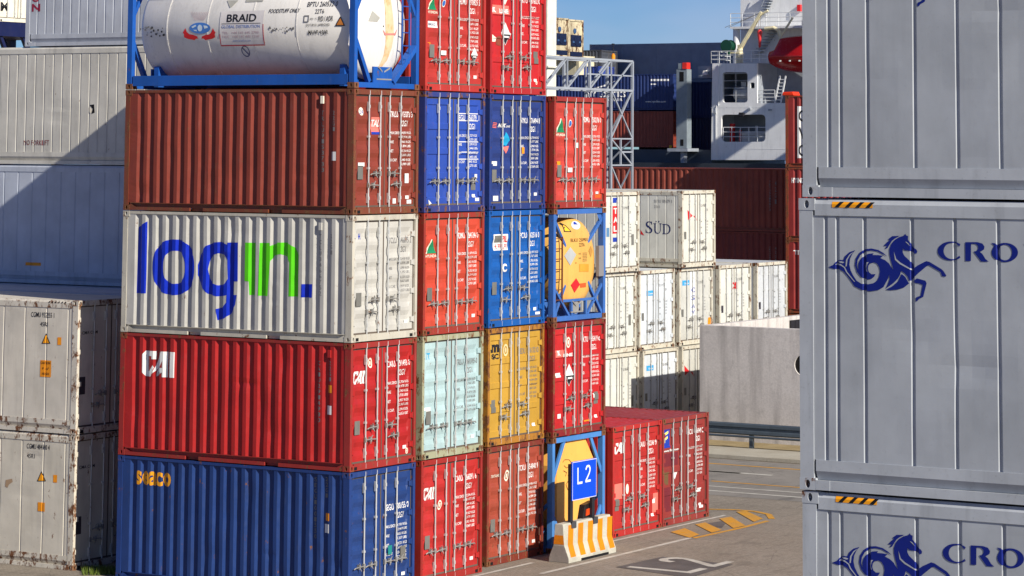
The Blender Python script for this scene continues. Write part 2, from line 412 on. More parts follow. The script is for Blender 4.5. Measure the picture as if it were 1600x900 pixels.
def frame_mesh(kind, L, H, lay=False):
    def f():
        mb = MB(); c = .118
        # corner posts (between the castings), slightly inside the casting faces
        for sx in (0, 1):
            X = (lambda a: a) if sx == 0 else (lambda a: W-a)
            for y0, y1 in ((.004, .155), (L-.13, L-.004)):
                mb.box(X(.004), X(.085), y0, y1, c, H-c)
            if kind == 'dry':
                mb.box(X(.006), X(.07), .178, L-.178, H-.062, H-.004)               # top rail
                mb.box(X(.055), X(.08), .178, L-.178, .062, .168)                   # bottom rail web
                mb.box(X(.004), X(.09), .178, L-.178, .152, .166)                   # upper flange
                ys = [.178]
                if L < 7: ps = [(L/2-1.04-.18, L/2-1.04+.18), (L/2+1.04-.18, L/2+1.04+.18)]
                else: ps = []
                for a, b in ps: ys += [a, b]
                ys.append(L-.178)
                for a, b in zip(ys[0::2], ys[1::2]): mb.box(X(.006), X(.05), a, b, .004, .075)
                for a, b in ps: mb.box(X(.09), X(.10), a, b, .004, .15)
                for a, b in ((.178, .34), (L-.34, L-.178)): mb.poly([(X(.01), a if a < 1 else b, .15), (X(.01), a, .076), (X(.01), b, .076)])
            else:
                mb.box(X(.004), X(.07), .178, L-.178, H-.17, H-.055); mb.quad((X(.004), .178, H-.055), (X(.004), L-.178, H-.055), (X(.034), L-.178, H-.006), (X(.034), .178, H-.006)); mb.box(X(.035), X(.07), .178, L-.178, H-.054, H-.006)   # top rail
                mb.box(X(.006), X(.07), .178, L-.178, .19, .30)                     # upper rail face
                mb.quad((X(.006), .178, .19), (X(.006), L-.178, .19), (X(.052), L-.178, .10), (X(.052), .178, .10))
                mb.box(X(.004), X(.09), .178, L-.178, .004, .098)
                mb.box(X(-.001), X(.02), .178, .33, .004, .10); mb.box(X(-.001), X(.02), L-.33, L-.178, .004, .10)
        # door end header and sill
        mb.box(.162, W-.162, .008, .10, H-.112, H-.006); mb.box(.162, W-.162, .006, .10, .006, .145)
        mb.box(.085, W-.085, .03, .10, .118, .146); mb.box(.085, W-.085, .03, .10, H-.125, H-.112)
        mb.box(.162, W-.162, L-.10, L-.008, H-.10, H-.006); mb.box(.162, W-.162, L-.10, L-.008, .006, .145)
        mb.box(.09, W-.09, .16, L-.1, .10, .15)                                     # floor
        return mb.mesh('frame')
    return cached(('frame', kind, L, H), f)
def socket_mesh():
    def f():
        mb = MB()
        for x in (.17, W-.27): mb.box(x, x+.10, .002, .03, .02, .085)
        return mb.mesh('sill_recess')
    return cached('sock', f)
def roof_mesh(kind, L, H):
    def f():
        mb = MB(); z = H-.006
        if kind == 'dry':
            y = .20; zz = z-.004
            mb.quad((.05, .1, zz), (W-.05, .1, zz), (W-.05, y, zz), (.05, y, zz))
            while y < L-.3:
                d = .209
                mb.quad((.07, y, zz), (W-.07, y, zz), (W-.07, y+.05, zz-.02), (.07, y+.05, zz-.02)); mb.quad((.07, y+.05, zz-.02), (W-.07, y+.05, zz-.02), (W-.07, y+.1, zz-.02), (.07, y+.1, zz-.02))
                mb.quad((.07, y+.1, zz-.02), (W-.07, y+.1, zz-.02), (W-.07, y+.15, zz), (.07, y+.15, zz)); mb.quad((.07, y+.15, zz), (W-.07, y+.15, zz), (W-.07, y+d, zz), (.07, y+d, zz)); y += d
            mb.quad((.05, y, zz), (W-.05, y, zz), (W-.05, L-.1, zz), (.05, L-.1, zz))
        else: mb.box(.05, W-.05, .08, L-.08, z-.03, z)
        return mb.mesh('roof', fix=False)
    return cached(('roof', kind, L, H), f)
def back_mesh(kind, L, H):
    def f():
        mb = MB()
        pr = corr_profile(W, .25, .16) if kind == 'dry' else [(.08, 0), (W-.08, 0)]
        for (a, da), (b, db) in zip(pr, pr[1:]): mb.quad((a, L-.03-da, .14), (b, L-.03-db, .14), (b, L-.03-db, H-.1), (a, L-.03-da, H-.1))
        return mb.mesh('end_panel', fix=False)
    return cached(('back', kind, L, H), f)

steel = paint('galvanised_rod', (196, 196, 192), rough=.42, dirt=.35, rust=.12, var=.1, metal=.25)
steel_grey = paint('galvanised_grey', (150, 148, 142), rough=.5, dirt=.5, rust=.25, metal=.2)
rubber = paint('door_seal', (95, 84, 74), rough=.8, dirt=.4)
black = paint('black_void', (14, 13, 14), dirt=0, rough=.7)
white_let = paint('white_lettering', (232, 230, 224), dirt=.25, var=.06)
plate = paint('data_plate', (128, 126, 118), dirt=.4, metal=.3)
castm = {}

def container(label, x, y, z, col, kind='dry', L=L20, H=H20, door='wave', rust=.2, seams=None, turned=False, group=None, handles='stag',
              fade=None, detail=2, frame_rust=None, cat='shipping container', rods=RODX, side_rust=None, dirt=.28, frame_col=None, dent=None):
    """turned: the door end looks towards +y (the near long side stays the one at low x)"""
    root = empty('shipping_container', (x, y, z) if not turned else (x+W, y+L, z), label, cat, group, math.pi if turned else 0)
    mut = lambda c_: tuple(int(a_*.90+b_*.10) for a_, b_ in zip(c_, (92, 86, 80)))
    if kind == 'dry': col = mut(col)
    key = 'paint_%d_%d_%d_%s' % (*col, int(rust*100))
    P = paint(key, col, rust=rust*.5, dirt=dirt, fade=fade)
    fr = rust if frame_rust is None else frame_rust
    FP = paint('frame_'+key+str(frame_col)+str(fr), frame_col or col, rust=fr, dirt=.4)
    CM = paint('cast_'+key+str(fr), frame_col or col, rust=min(1, fr+.3), dirt=.5)
    put('frame', frame_mesh(kind, L, H), FP, root)
    if kind == 'dry': pr = PROF[L]; z0, z1 = .166, H-.062
    else:
        cs = []; y_ = .28
        if seams is None: seams = .5
        if isinstance(seams, (int, float)):
            while y_ < L-.25: cs.append(round(y_, 3)); y_ += seams
        else: cs = list(seams)
        pr = groove_profile(L, cs); z0, z1 = .30, H-.17
    if turned: left_name = True
    dn = Dents(dent[0], L, H, dent[1], dent[2]) if dent else None; prd = pr
    if dn and kind != 'dry':   # finer strips so that shallow dents read on flat panels
        prd = []
        for (a_, da_), (b_, db_) in zip(pr, pr[1:]):
            prd.append((a_, da_)); k_ = int((b_-a_)/.13)
            for j_ in range(1, k_): prd.append((a_+(b_-a_)*j_/k_, da_+(db_-da_)*j_/k_))
        prd.append(pr[-1])
    sideP = put('side_panel', side_mesh(L, H, prd, z0, z1, False, None if turned else dn), P, root)
    sideR = put('side_panel', side_mesh(L, H, prd, z0, z1, True, dn if turned else None), P, root)
    if dn:
        for o_ in ((sideR,) if turned else (sideP,)):
            if kind != 'dry': 
                for f_ in o_.data.polygons: f_.use_smooth = False
    zgr = [z0+(z1-z0)*k_/22 for k_ in range(23)] if dn else []
    dd_ = (lambda y_, z_: dn(y_, z_)*max(0, min(1, (z_-z0)/.12, (z1-z_)/.12))) if dn else (lambda y_, z_: 0)
    put('roof', roof_mesh(kind, L, H), P, root); put('end_panel', back_mesh(kind, L, H), P, root)
    castings(root, L, H, CM)
    dk = door if kind == 'dry' else 'flat'
    DL = put('door', door_mesh(dk, H, .106, W/2-.012), P, root); DR = put('door', door_mesh(dk, H, W/2+.012, W-.106), P, root)
    put('door_gasket', gasket_mesh(H), rubber, root)
    if detail >= 1:
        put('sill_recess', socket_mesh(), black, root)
        for i, rx in enumerate(rods): put('lock_rod', rod_mesh(H), steel, DL if i < 2 else DR, (rx, 0, 0))
    if detail >= 2:
        if handles == 'stag': hs = [(0, .60, 1), (1, .84, -1), (2, .84, 1), (3, .62, -1)]
        elif handles == 'row': hs = [(0, .66, -1), (1, .66, -1), (2, .66, 1), (3, .66, 1)]
        else: hs = [(0, .90, 1), (1, .68, -1), (2, .90, 1), (3, .68, -1)]
        for i, hz, dr in hs:
            o = put('door_handle', handle_mesh(), steel_grey, DL if i < 2 else DR, (rods[i], 0, hz)); o.scale = (dr*.92, 1, 1)
    if detail >= 1:
        for k in range(4):
            zz = .38+k*(H-.8)/3
            put('hinge', hinge_mesh(), P, DR, (W-.20, 0, zz)); h = put('hinge', hinge_mesh(), P, DL, (.20, 0, zz)); h.scale = (-1, 1, 1)
    # surfaces for writing
    zp = door_zprof(dk, H); bz = [a for a, b in zp]
    def dd(s_, z_): return interp(zp, z_) if (.2 < s_ < W/2-.1 or W/2+.1 < s_ < W-.2) else 0
    xb = [W/2]+([.106+.09, .246, W/2-.012-.14, W/2-.012-.09, W/2+.102, W/2+.152, W-.106-.14, W-.106-.09] if dk != 'flat' else [])
    def dd(s_, z_):
        d = interp(zp, z_)
        if dk == 'flat': return 0
        e = .09; sl_ = .05 if dk == 'wave' else .02
        for a, b in ((.106, W/2-.012), (W/2+.012, W-.106)):
            if a <= s_ <= b:
                t = min((s_-a-e)/sl_, (b-e-s_)/sl_, 1); return d*max(0, t)
        return 0
    if dk == 'panel': xb = [W/2, .196, .216, W/2-.122, W/2-.102, W/2+.102, W/2+.122, W-.216, W-.196]
    S1 = Surf(DL, lambda a, b, d: (a, YD+d, b), lambda u, v: ((lambda p: (p.x-x, p.z-z))(at(u, v, y=y+YD))), xb, bz, dd)
    S1.right = DR; S1.rigid_ok = dk == 'wave'
    bp = [a for a, b in prd]
    if not turned:
        S2 = Surf(sideP, lambda a, b, d: (XS+d, L-a, b), lambda u, v: ((lambda p: (y+L-p.y, p.z-z))(at(u, v, x=x+XS))), [L-a for a in bp], zgr, lambda a, b: interp(pr, L-a)+dd_(L-a, b))
    else:
        S2 = Surf(sideR, lambda a, b, d: (W-XS-d, a, b), lambda u, v: ((lambda p: (y+L-p.y, p.z-z))(at(u, v, x=x+XS))), bp, zgr, lambda a, b: interp(pr, a)+dd_(a, b))
    root_d = dict(root=root, door=S1, side=S2, P=P, H=H, L=L, DR=DR, DL=DL)
    return root_d
def door_marks(c, code, size='22G1', mat=None, x0=1.30, lines=5, plate_at=(.24, .72), seed=1, blocks=True, stickers=True, code_z=2.02):
    """serial number, size code and weight table in the upper half of the right-hand door, plus data plate"""
    mat = mat or white_let; S1 = c['door']; DR = c['DR']; sh = []
    a, b = code.split(' ', 1); H = c['H']; k = H/H20; cz = code_z*k
    sh.append(T(a, (1.415, cz, 1.725, cz+.125), .012)); sh.append(T(b, (1.83, cz, 2.27, cz+.125), .012)); sh.append(T(size, (1.84, cz-.19, 2.10, cz-.065), .012))
    S1.decal('lettering', join2d(*sh), mat, parent=DR)
    if blocks:
        sh = []; rr = random.Random(seed); z = cz-.36
        heads = ['MAX.GROSS', 'TARE', 'NET', 'CU.CAP.']
        for i in range(4):
            sh.append(T(heads[i], (1.42, z, 1.42+.045*len(heads[i]), z+.06), .008))
            for q in range(2):
                sh.append(T('%d,%03d %s' % (rr.randint(2, 67), rr.randint(100, 999), ('KGS', 'LBS')[q]), (1.84, z-.088*q, 2.22, z-.088*q+.06), .008))
            z -= .19
        S1.decal('lettering', join2d(*sh), mat, parent=DR)
    if plate_at: S1.decal('data_plate', rect(plate_at[0], plate_at[1], plate_at[0]+.19, plate_at[1]+.28), plate, lift=.003)
    if stickers:
        S1.decal('sticker', rect(2.02, .30, 2.15, .37), white_let, lift=.002, parent=DR)

def diamond(cx, cz, r): return poly2d([(cx-r*.8, cz), (cx, cz-r), (cx+r*.8, cz), (cx, cz+r)])

# ================================================================== SETTING
def gmat(name, rgb, rgb2, sc=.35, fine=18, rough=.9, paver=False):
    M = bpy.data.materials.new(name); M.use_nodes = True; n = M.node_tree.nodes; L = M.node_tree.links; B = n['Principled BSDF']
    tc = n.new('ShaderNodeTexCoord')
    def nz(s, d, r=.6):
        t = n.new('ShaderNodeTexNoise'); t.inputs['Scale'].default_value = s; t.inputs['Detail'].default_value = d; t.inputs['Roughness'].default_value = r; L.new(tc.outputs['Object'], t.inputs[0]); return t.outputs[0]
    def mx(f, a, b, mode='MIX'):
        x = n.new('ShaderNodeMix'); x.data_type = 'RGBA'; x.blend_type = mode
        if hasattr(f, 'links'): L.new(f, x.inputs['Factor'])
        else: x.inputs['Factor'].default_value = f
        for k, s in (('A', a), ('B', b)):
            if hasattr(s, 'links'): L.new(s, x.inputs[k])
            else: x.inputs[k].default_value = (*s[:3], 1)
        return x.outputs['Result']
    def mr(s, a, b, c=0, d=1):
        r = n.new('ShaderNodeMapRange'); L.new(s, r.inputs[0])
        for i, q in enumerate((a, b, c, d)): r.inputs[i+1].default_value = q
        return r.outputs[0]
    base = mx(mr(nz(sc, 6), .35, .65), lin(rgb), lin(rgb2))
    base = mx(mr(nz(fine, 4, .75), .3, .75, 0, .4), base, tuple(q*.45 for q in lin(rgb)))
    base = mx(mr(nz(2.3, 6, .7), .56, .72, 0, .5), base, tuple(q*.55 for q in lin(rgb)))
    h = nz(fine*2, 3)
    if paver:
        br = n.new('ShaderNodeTexBrick'); br.inputs['Scale'].default_value = 4.2; br.inputs['Mortar Size'].default_value = .018
        br.inputs['Color1'].default_value = (1, 1, 1, 1); br.inputs['Color2'].default_value = (.78, .77, .75, 1); br.inputs['Mortar'].default_value = (.5, .48, .46, 1)
        L.new(tc.outputs['Object'], br.inputs['Vector']); base = mx(.85, base, br.outputs['Color'], 'MULTIPLY')
    if paver or 'asphalt' in name:
        for vs, lo, hi, am in (((.5, 5, 1), .56, .68, .32), ((7, .25, 1), .58, .70, .30), ((.9, .9, 1), .62, .66, .35)):
            mp_ = n.new('ShaderNodeMapping'); mp_.inputs['Scale'].default_value = vs; L.new(tc.outputs['Object'], mp_.inputs[0])
            t_ = n.new('ShaderNodeTexNoise'); t_.inputs['Scale'].default_value = 1; t_.inputs['Detail'].default_value = 6; L.new(mp_.outputs[0], t_.inputs[0])
            base = mx(mr(t_.outputs[0], lo, hi, 0, am), base, tuple(q_*.42 for q_ in lin(rgb)))
        vo = n.new('ShaderNodeTexVoronoi'); vo.feature = 'DISTANCE_TO_EDGE'; vo.inputs['Scale'].default_value = .45; nzv = n.new('ShaderNodeTexNoise'); nzv.inputs['Scale'].default_value = 1.5; nzv.inputs['Detail'].default_value = 5
        L.new(tc.outputs['Object'], nzv.inputs[0]); L.new(mx(.12, tc.outputs['Object'], nzv.outputs[1]), vo.inputs['Vector']); base = mx(mr(vo.outputs[0], .0, .006, .3, 0), base, (.03, .028, .025))
    L.new(base, B.inputs['Base Color']); B.inputs['Roughness'].default_value = rough; B.inputs['Specular IOR Level'].default_value = .25
    bp = n.new('ShaderNodeBump'); bp.inputs['Strength'].default_value = .35; bp.inputs['Distance'].default_value = .015; L.new(h, bp.inputs['Height']); L.new(bp.outputs[0], B.inputs['Normal'])
    return M
G_pave = gmat('concrete_pavers', (148, 138, 124), (162, 152, 138), paver=True)
G_asph = gmat('worn_asphalt', (130, 125, 118), (146, 140, 132), .5, 26)
G_conc = gmat('pale_concrete', (172, 164, 146), (186, 180, 164), .8, 20)
G_grass = gmat('dry_verge', (146, 128, 92), (164, 146, 110), 1.5, 12)
def sheet(name, x0, x1, y0, y1, z, mat):
    mb = MB().quad((x0, y0, z), (x1, y0, z), (x1, y1, z), (x0, y1, z)); o = build(name, mb, mat, fix=False); return tag(o, kind='structure')
sheet('ground', -3000, 3000, -3000, 3000, 0, G_pave)
sheet('road', 20.3, 28.3, -200, 300, .004, G_asph)
sheet('water', 104, 3000, -3000, 3000, .006, paint('harbour_water', (40, 62, 70), rough=.15, dirt=0))
tag(build('kerb', MB().box(28.45, 28.75, -120, 150, 0, .13), G_conc, bevel=.015), kind='structure')
sheet('pavement', 28.75, 30.7, -120, 150, .10, G_conc)
sheet('verge', 30.7, 60, -120, 150, .05, G_grass)
wl = gmat('white_road_paint', (206, 202, 190), (176, 170, 158), 2.2, 30)
yl = gmat('yellow_road_paint', (214, 152, 40), (190, 146, 76), 2.6, 26)
dkp = gmat('dark_patch', (92, 87, 84), (108, 102, 98), 1.2, 30)
def mark(name, shape, mat, z=.009):
    V, F = shape; me = bpy.data.meshes.new(name); me.from_pydata([(x, y, z) for x, y in V], [], F); me.materials.append(None)
    return tag(put(name, me, mat), kind='structure')
def gp(u, v, z=0.0): p = at(u, v, z=z); return (p.x, p.y)
mark('white_line', join2d(rect(5.6, -1.27, 12.55, -1.14)), wl, .005)
mark('white_line', join2d(rect(9.4, -.02, 16.7, .09)), wl)
mark('white_line', join2d(rect(3.2, -.27, 6.9, -.15)), wl)
mark('white_line', join2d(rect(21.05, -60, 21.2, 90), rect(21.98, -60, 22.12, 90)), wl)
mark('white_arrow', join2d(rect(25.2, 3.0, 25.42, 5.35), rect(25.2, 4.0, 25.38, 7.2)), wl, .010)
mark('yellow_line', join2d(rect(27.0, -60, 27.16, 90), rect(23.05, -6, 23.19, 2.2+1.6), rect(23.05, 5.3, 23.19, 9)), yl)
# yellow hatched island
hp = [gp(1083, 843), gp(1205, 812), gp(1200, 803), gp(1160, 796), gp(1100, 794)]
def strip(pts, wd):
    out = []
    for (a, b) in zip(pts, pts[1:]):
        d = Vector((b[0]-a[0], b[1]-a[1])).normalized()*1.0; nn = Vector((-d.y, d.x))*(wd/2)
        out.append(poly2d([(a[0]-nn.x, a[1]-nn.y), (b[0]-nn.x, b[1]-nn.y), (b[0]+nn.x, b[1]+nn.y), (a[0]+nn.x, a[1]+nn.y)]))
    return join2d(*out)
mark('yellow_hatching', join2d(strip([gp(1084, 841), gp(1160, 824.5), gp(1200, 814)], .14)), yl, .005)
mark('yellow_hatching', join2d(strip([gp(1206, 811), gp(1201, 804), gp(1180, 799.5), gp(1150, 797), gp(1108, 796)], .16)), yl, .009)
for q in ([(1048, 832), (1070, 826), (1093, 836), (1078, 841)], [(1086, 820), (1102, 817), (1128, 829), (1112, 833)], [(1124, 811), (1142, 808), (1165, 822), (1146, 826)], [(1150, 800), (1166, 799), (1192, 811), (1178, 816)]):
    mark('yellow_hatching', poly2d([gp(*p) for p in q]), yl, .013)
mark('dark_patch', poly2d([gp(962, 886.5), gp(1036, 870), gp(1146, 882.5), gp(1078, 903)]), dkp, .007)
mark('dark_patch', poly2d([gp(1105, 818), gp(1138, 813), gp(1128, 825), gp(1102, 822)]), dkp, .0065)
mark('bay_number', join2d(poly2d([(7.42, -2.3), (7.62, -2.3), (7.62, -3.72), (8.22, -3.72), (8.22, -3.92), (7.42, -3.92)])), wl, .012)
two = [(8.62, -2.75), (8.66, -2.5), (8.8, -2.36), (9.0, -2.3), (9.25, -2.36), (9.4, -2.52), (9.42, -2.75), (9.3, -3.0), (8.85, -3.72), (9.5, -3.72), (9.5, -3.92), (8.55, -3.92), (8.55, -3.75), (9.12, -2.95), (9.22, -2.74), (9.18, -2.58), (9.04, -2.5), (8.9, -2.55), (8.84, -2.66), (8.83, -2.78)]
mark('bay_number', poly2d(two), wl, .012)

# ================================================================== MAIN BLOCK
G_MAIN = 'containers in the front block'
XB, XC, XD, XE, XF = 2.681, 5.753, 8.344, 11.384, 13.86
YB, YC, YDD, YE = .01, .29, .146, .29
t1, t2, t3, t4, t5 = 0, TIER, 2*TIER, 3*TIER, 4*TIER
green = paint('logo_green', (28, 130, 85)); dark = paint('dark_lettering', (34, 32, 36)); greyl = paint('grey_lettering', (120, 118, 116)); orange = paint('orange_sticker', (240, 150, 25)); cream = paint('cream_mark', (238, 228, 205))
redp = paint('red_mark', (205, 35, 40)); bluep = paint('blue_mark', (30, 60, 165)); cyanp = paint('cyan_mark', (30, 160, 205)); pinkp = paint('pink_mark', (236, 118, 104)); navyp = paint('navy_mark', (22, 34, 96))
# A column ----------------------------------------------------------
A1 = container('dark blue container with yellow writing on its long side, bottom of the corner stack', 0, 0, t1, (26, 56, 118), rust=.16, group=G_MAIN, handles='row', frame_col=(34, 60, 118), dent=(11, 16, .020))
A2 = container('bright red ribbed container with white logo, directly above the dark blue one', 0, 0, t2, (176, 28, 26), rust=.14, group=G_MAIN, frame_rust=.35, frame_col=(150, 45, 40), dent=(22, 16, .020))
A3 = container('white ribbed container with giant blue and green lettering on its long side', 0, 0, t3, (198, 195, 186), rust=.10, group=G_MAIN, frame_rust=.18, frame_col=(190, 184, 168), dent=(33, 16, .020))
A4 = container('rust brown ribbed container directly under the blue framed silver tank', 0, 0, t4, (136, 54, 38), rust=.22, group=G_MAIN, frame_rust=.55, frame_col=(120, 62, 42), dent=(44, 16, .020))
# log-in lettering
sd = A3['side']
def tr(pts, ox, oy, sc, surf): return [surf.px(ox+p[0]/sc, oy+p[1]/sc) for p in pts]
lb = paint('giant_blue_letters', (6, 42, 180), dirt=.1); lg = paint('giant_green_letters', (88, 205, 16), dirt=.1)
q = lambda pts: tr(pts, 200, 330, 5, sd)
blue = join2d(poly2d(q([(75, 125), (148, 80), (135, 642), (60, 640)])),
  poly2d(q([(355+163*math.copysign(abs(math.cos(t))**.85, math.cos(t)), 438+218*math.copysign(abs(math.sin(t))**.85, math.sin(t))) for t in [2*math.pi*k/40 for k in range(40)]]),
         [q([(360+85*math.copysign(abs(math.cos(t))**.8, math.cos(t)), 438+130*math.copysign(abs(math.sin(t))**.8, math.sin(t))) for t in [2*math.pi*k/32 for k in range(32)]])]),
  poly2d(q([(860, 245), (857, 548), (820, 548), (818, 655), (850, 655), (838, 730), (800, 800), (750, 838), (695, 852), (684, 765), (740, 748), (768, 712), (770, 655), (730, 664), (690, 665), (620, 645), (565, 580), (540, 500), (540, 420), (560, 340), (600, 275), (660, 245), (720, 240), (775, 262), (778, 245)]),
         [q([(700, 328), (750, 342), (776, 380), (776, 530), (750, 570), (700, 580), (655, 562), (630, 520), (620, 452), (630, 385), (655, 342)])]),
  poly2d(q([(1355, 570), (1440, 570), (1437, 675), (1352, 673)])))
sd.decal('logo_lettering', blue, lb)
sd.decal('logo_lettering', join2d(poly2d(q([(915, 245), (995, 248), (985, 655), (945, 655), (942, 548), (908, 545)])),
  poly2d(q([(1030, 248), (1108, 248), (1108, 272), (1170, 245), (1240, 245), (1300, 285), (1330, 350), (1325, 668), (1255, 665), (1262, 400), (1240, 355), (1190, 335), (1140, 345), (1110, 390), (1090, 662), (1015, 660)]))), lg)
A2['side'].decal('logo_lettering', fit(CAI, A2['side'].box(222, 549, 272, 589)), white_let)
A1['side'].decal('logo_lettering', T('seaco', A1['side'].box(212, 737, 267, 759), .03), paint('yellow_logo', (235, 160, 30)))
def vtext(surf, s, u, v0, v1, wpx, mat, n=None):   # upright letters one under another
    ch = [c for c in s]; sh = []; st = (v1-v0)/len(ch)
    for i, c_ in enumerate(ch):
        if c_ != ' ': sh.append(T(c_, surf.box(u-wpx/2, v0+i*st+st*.1, u+wpx/2, v0+i*st+st*.85), .01))
    surf.decal('lettering', join2d(*sh), mat)
for c_, u, v0, s1, s2, mt in ((A4, 504, 172, 'TRLU9153733', '22G1', greyl), (A2, 498, 563, 'CAIU2914930', '22G1', greyl), (A1, 492, 745, 'SEGU1001550', '22G1', greyl), (A3, 500, 365, 'TCLU3466752', '22G1', greyl)):
    vtext(c_['side'], s1, u, v0, v0+98, 5, mt); vtext(c_['side'], s2, u+17, v0, v0+34, 4.5, mt)
for c_, u, v in ((A4, 521, 244), (A2, 514, 641), (A1, 510, 826)): c_['side'].decal('sticker', rect(*[c_['side'].box(u-4, v-7, u+4, v+7)[i] for i in range(4)]), white_let)
for c_, u, v in ((A2, 515, 608), (A1, 511, 808)): c_['side'].decal('sticker', rect(*c_['side'].box(u-3.5, v-6, u+3.5, v+6)), orange)
for c_, u, v in ((A4, 504, 156), (A3, 501, 354), (A2, 515, 553)): # ventilator boxes on the side
    s0, z0, s1, z1 = c_['side'].box(u-2.5, v-6, u+2.5, v+6)
    build('ventilator', MB().box(-.012, .04, L20-s1, L20-s0, z0, z1), cream if c_ is A4 else c_['P'], c_['root'], bevel=.006)
door_marks(A1, 'SEGU 100155 0', seed=2, plate_at=(1.98, .62), code_z=1.68); door_marks(A2, 'CAIU 291493 0', seed=3); door_marks(A3, 'TCLU 346675 2', mat=greyl, seed=4, code_z=1.98); door_marks(A4, 'TRLU 915373 3', seed=5)
D = A4['door']; D.decal('logo', join2d(poly2d(ell(*D.px(565, 174), .085, .085))), cream, lift=.002); D.decal('logo', T('24', D.box(562, 171, 568, 178)), bluep, lift=.005)
D.decal('logo', rect(*D.box(580, 183, 594.5, 210)), pinkp, lift=.001); D.decal('logo', rect(*D.box(580, 206, 594.5, 210)), bluep, lift=.004); D.decal('logo', T('TAL', D.box(580, 187, 594, 198), .03), white_let, lift=.004)
D.decal('sticker', join2d(rect(*D.box(559, 254, 569, 260)), rect(*D.box(632, 271, 638, 286)), rect(*D.box(613, 310, 618, 318)), rect(*D.box(635, 312, 642, 318))), white_let, lift=.003)
D = A3['door']; D.decal('logo', T('H', D.box(561, 365, 564, 374), .04), bluep); 
D = A2['door']; D.decal('logo', fit(CAI, D.box(552, 580, 570, 600)), white_let)
def roundel(D_, u, v, r=.1, mat=None): x_, z_ = D_.px(u, v); D_.decal('emblem', poly2d(ell(x_, z_, r*.8, r*1.05), [ell(x_, z_, r*.5, r*.7)]), mat or cream, lift=.002); D_.decal('emblem', poly2d(ell(x_, z_, r*.28, r*.45)), mat or cream, lift=.002)
roundel(D, 579, 567); roundel(D, 635, 704, .06)
D = A1['door']; D.decal('sticker', rect(*D.box(606, 852, 612, 866)), paint('teal_sticker', (30, 130, 125)), lift=.003)
# B column ----------------------------------------------------------
B1 = container('red container with white logo at ground level between dark blue and rust brown ones', XB, YB, t1, (184, 38, 34), rust=.14, group=G_MAIN, handles='row', frame_col=(150, 40, 34))
B2 = container('pale mint green container with wavy doors', XB, YB, t2, (172, 200, 200), rust=.10, group=G_MAIN, handles='row', frame_rust=.45, frame_col=(160, 160, 130))
B3 = container('orange red container with green triangle, right of the white container with giant lettering', XB, YB, t3, (200, 66, 44), rust=.12, group=G_MAIN, handles='row', frame_rust=.4, frame_col=(150, 50, 38))
B4 = container('royal blue container with banded doors beside the rust brown one', XB, YB, t4, (40, 74, 172), rust=.12, door='panel', group=G_MAIN, handles='row', frame_rust=.35, frame_col=(50, 60, 120))
B5 = container('red container with green triangle and hazard diamond beside the silver tank', XB, YB, t5, (186, 50, 42), rust=.12, group=G_MAIN, handles='row')
door_marks(B1, 'CAIU 266091 6', seed=6); door_marks(B2, 'TRLU 969395 0', mat=greyl, seed=7, code_z=1.9); door_marks(B3, 'HDMU 284134 0', seed=8); door_marks(B4, 'SEGU 356379 1', seed=9, plate_at=(1.98, .46), code_z=1.98); door_marks(B5, 'HDMU 270825 5', seed=10, code_z=1.92)
D = B1['door']; D.decal('logo', fit(CAI, D.box(662, 762, 679, 781)), white_let); roundel(D, 687, 789)
def tri(D_, u0, v0, u1, v1, word=True):
    a = D_.box(u0, v0, u1, v1); mid = (a[0]*.4+a[2]*.6)
    D_.decal('logo', poly2d([(a[0]+.03, a[1]), (a[2], a[1]), (mid-.01, a[3])]), green, lift=.001)
    D_.decal('logo', poly2d([(a[0]-.03, a[1]), (a[0]+.03, a[1]), (mid-.01, a[3]), (mid-.05, a[3])]), cream, lift=.001)
    D_.decal('lettering', T('HYUNDAI', (a[0]-.03, a[1]-.085, a[2]+.01, a[1]-.025), .02), cream)
tri(B3['door'], 666, 374, 682, 396); tri(B5['door'], 669, -4, 683, 15)
D = B5['door']; D.decal('logo', poly2d(ell(*D.px(694, 5), .07, .085)), cream, lift=.002); D.decal('logo', poly2d(ell(*D.px(694, 5), .055, .065)), paint('sky_blue_mark', (50, 110, 190)), lift=.005)
D.decal('logo', rect(*D.box(666, 33, 684, 43)), white_let, lift=.002); D.decal('lettering', T('NIKKO', D.box(669, 36, 681, 40), .02), navyp, lift=.005)
D.decal('sticker', rect(*D.box(666, 66, 672, 72)), orange, lift=.002); D.decal('sticker', rect(*D.box(689, 79, 697, 86)), white_let, lift=.002)
def hazard(D_, u, v, r, parent=None):
    x_, z_ = D_.px(u, v)
    D_.decal('hazard_sign', diamond(x_, z_, r), white_let, lift=.003, parent=parent)
    D_.decal('hazard_sign', poly2d([(x_-r*.72, z_-.01), (x_+r*.72, z_-.01), (x_, z_-r*.92)], ), dark, lift=.006, parent=parent)
    D_.decal('hazard_sign', rect(x_-r*.4, z_-r*.33, x_+r*.4, z_-r*.18), white_let, lift=.009, parent=parent)
hazard(D, 741, 86, .17, B5['DR'])
D = B2['door']; D.decal('logo', T('TT', D.box(666, 552, 673, 562), .03), cyanp); D.decal('sticker', rect(*D.box(662, 637, 672, 645)), white_let, lift=.002)
D = B4['door']; D.decal('lettering', join2d(rect(*D.box(717, 177, 747, 178.3)), rect(*D.box(717, 188, 747, 189.3)), rect(*D.box(717, 221, 747, 222.3)), rect(*D.box(717, 237, 747, 238.3)), rect(*D.box(717, 248, 747, 249.3))), white_let, parent=B4['DR'])
D.decal('sticker', join2d(rect(*D.box(741, 272, 745, 282)), rect(*D.box(742, 309, 748, 314)), poly2d([D.px(669, 312), D.px(674, 318), D.px(670, 320)])), white_let, lift=.003)
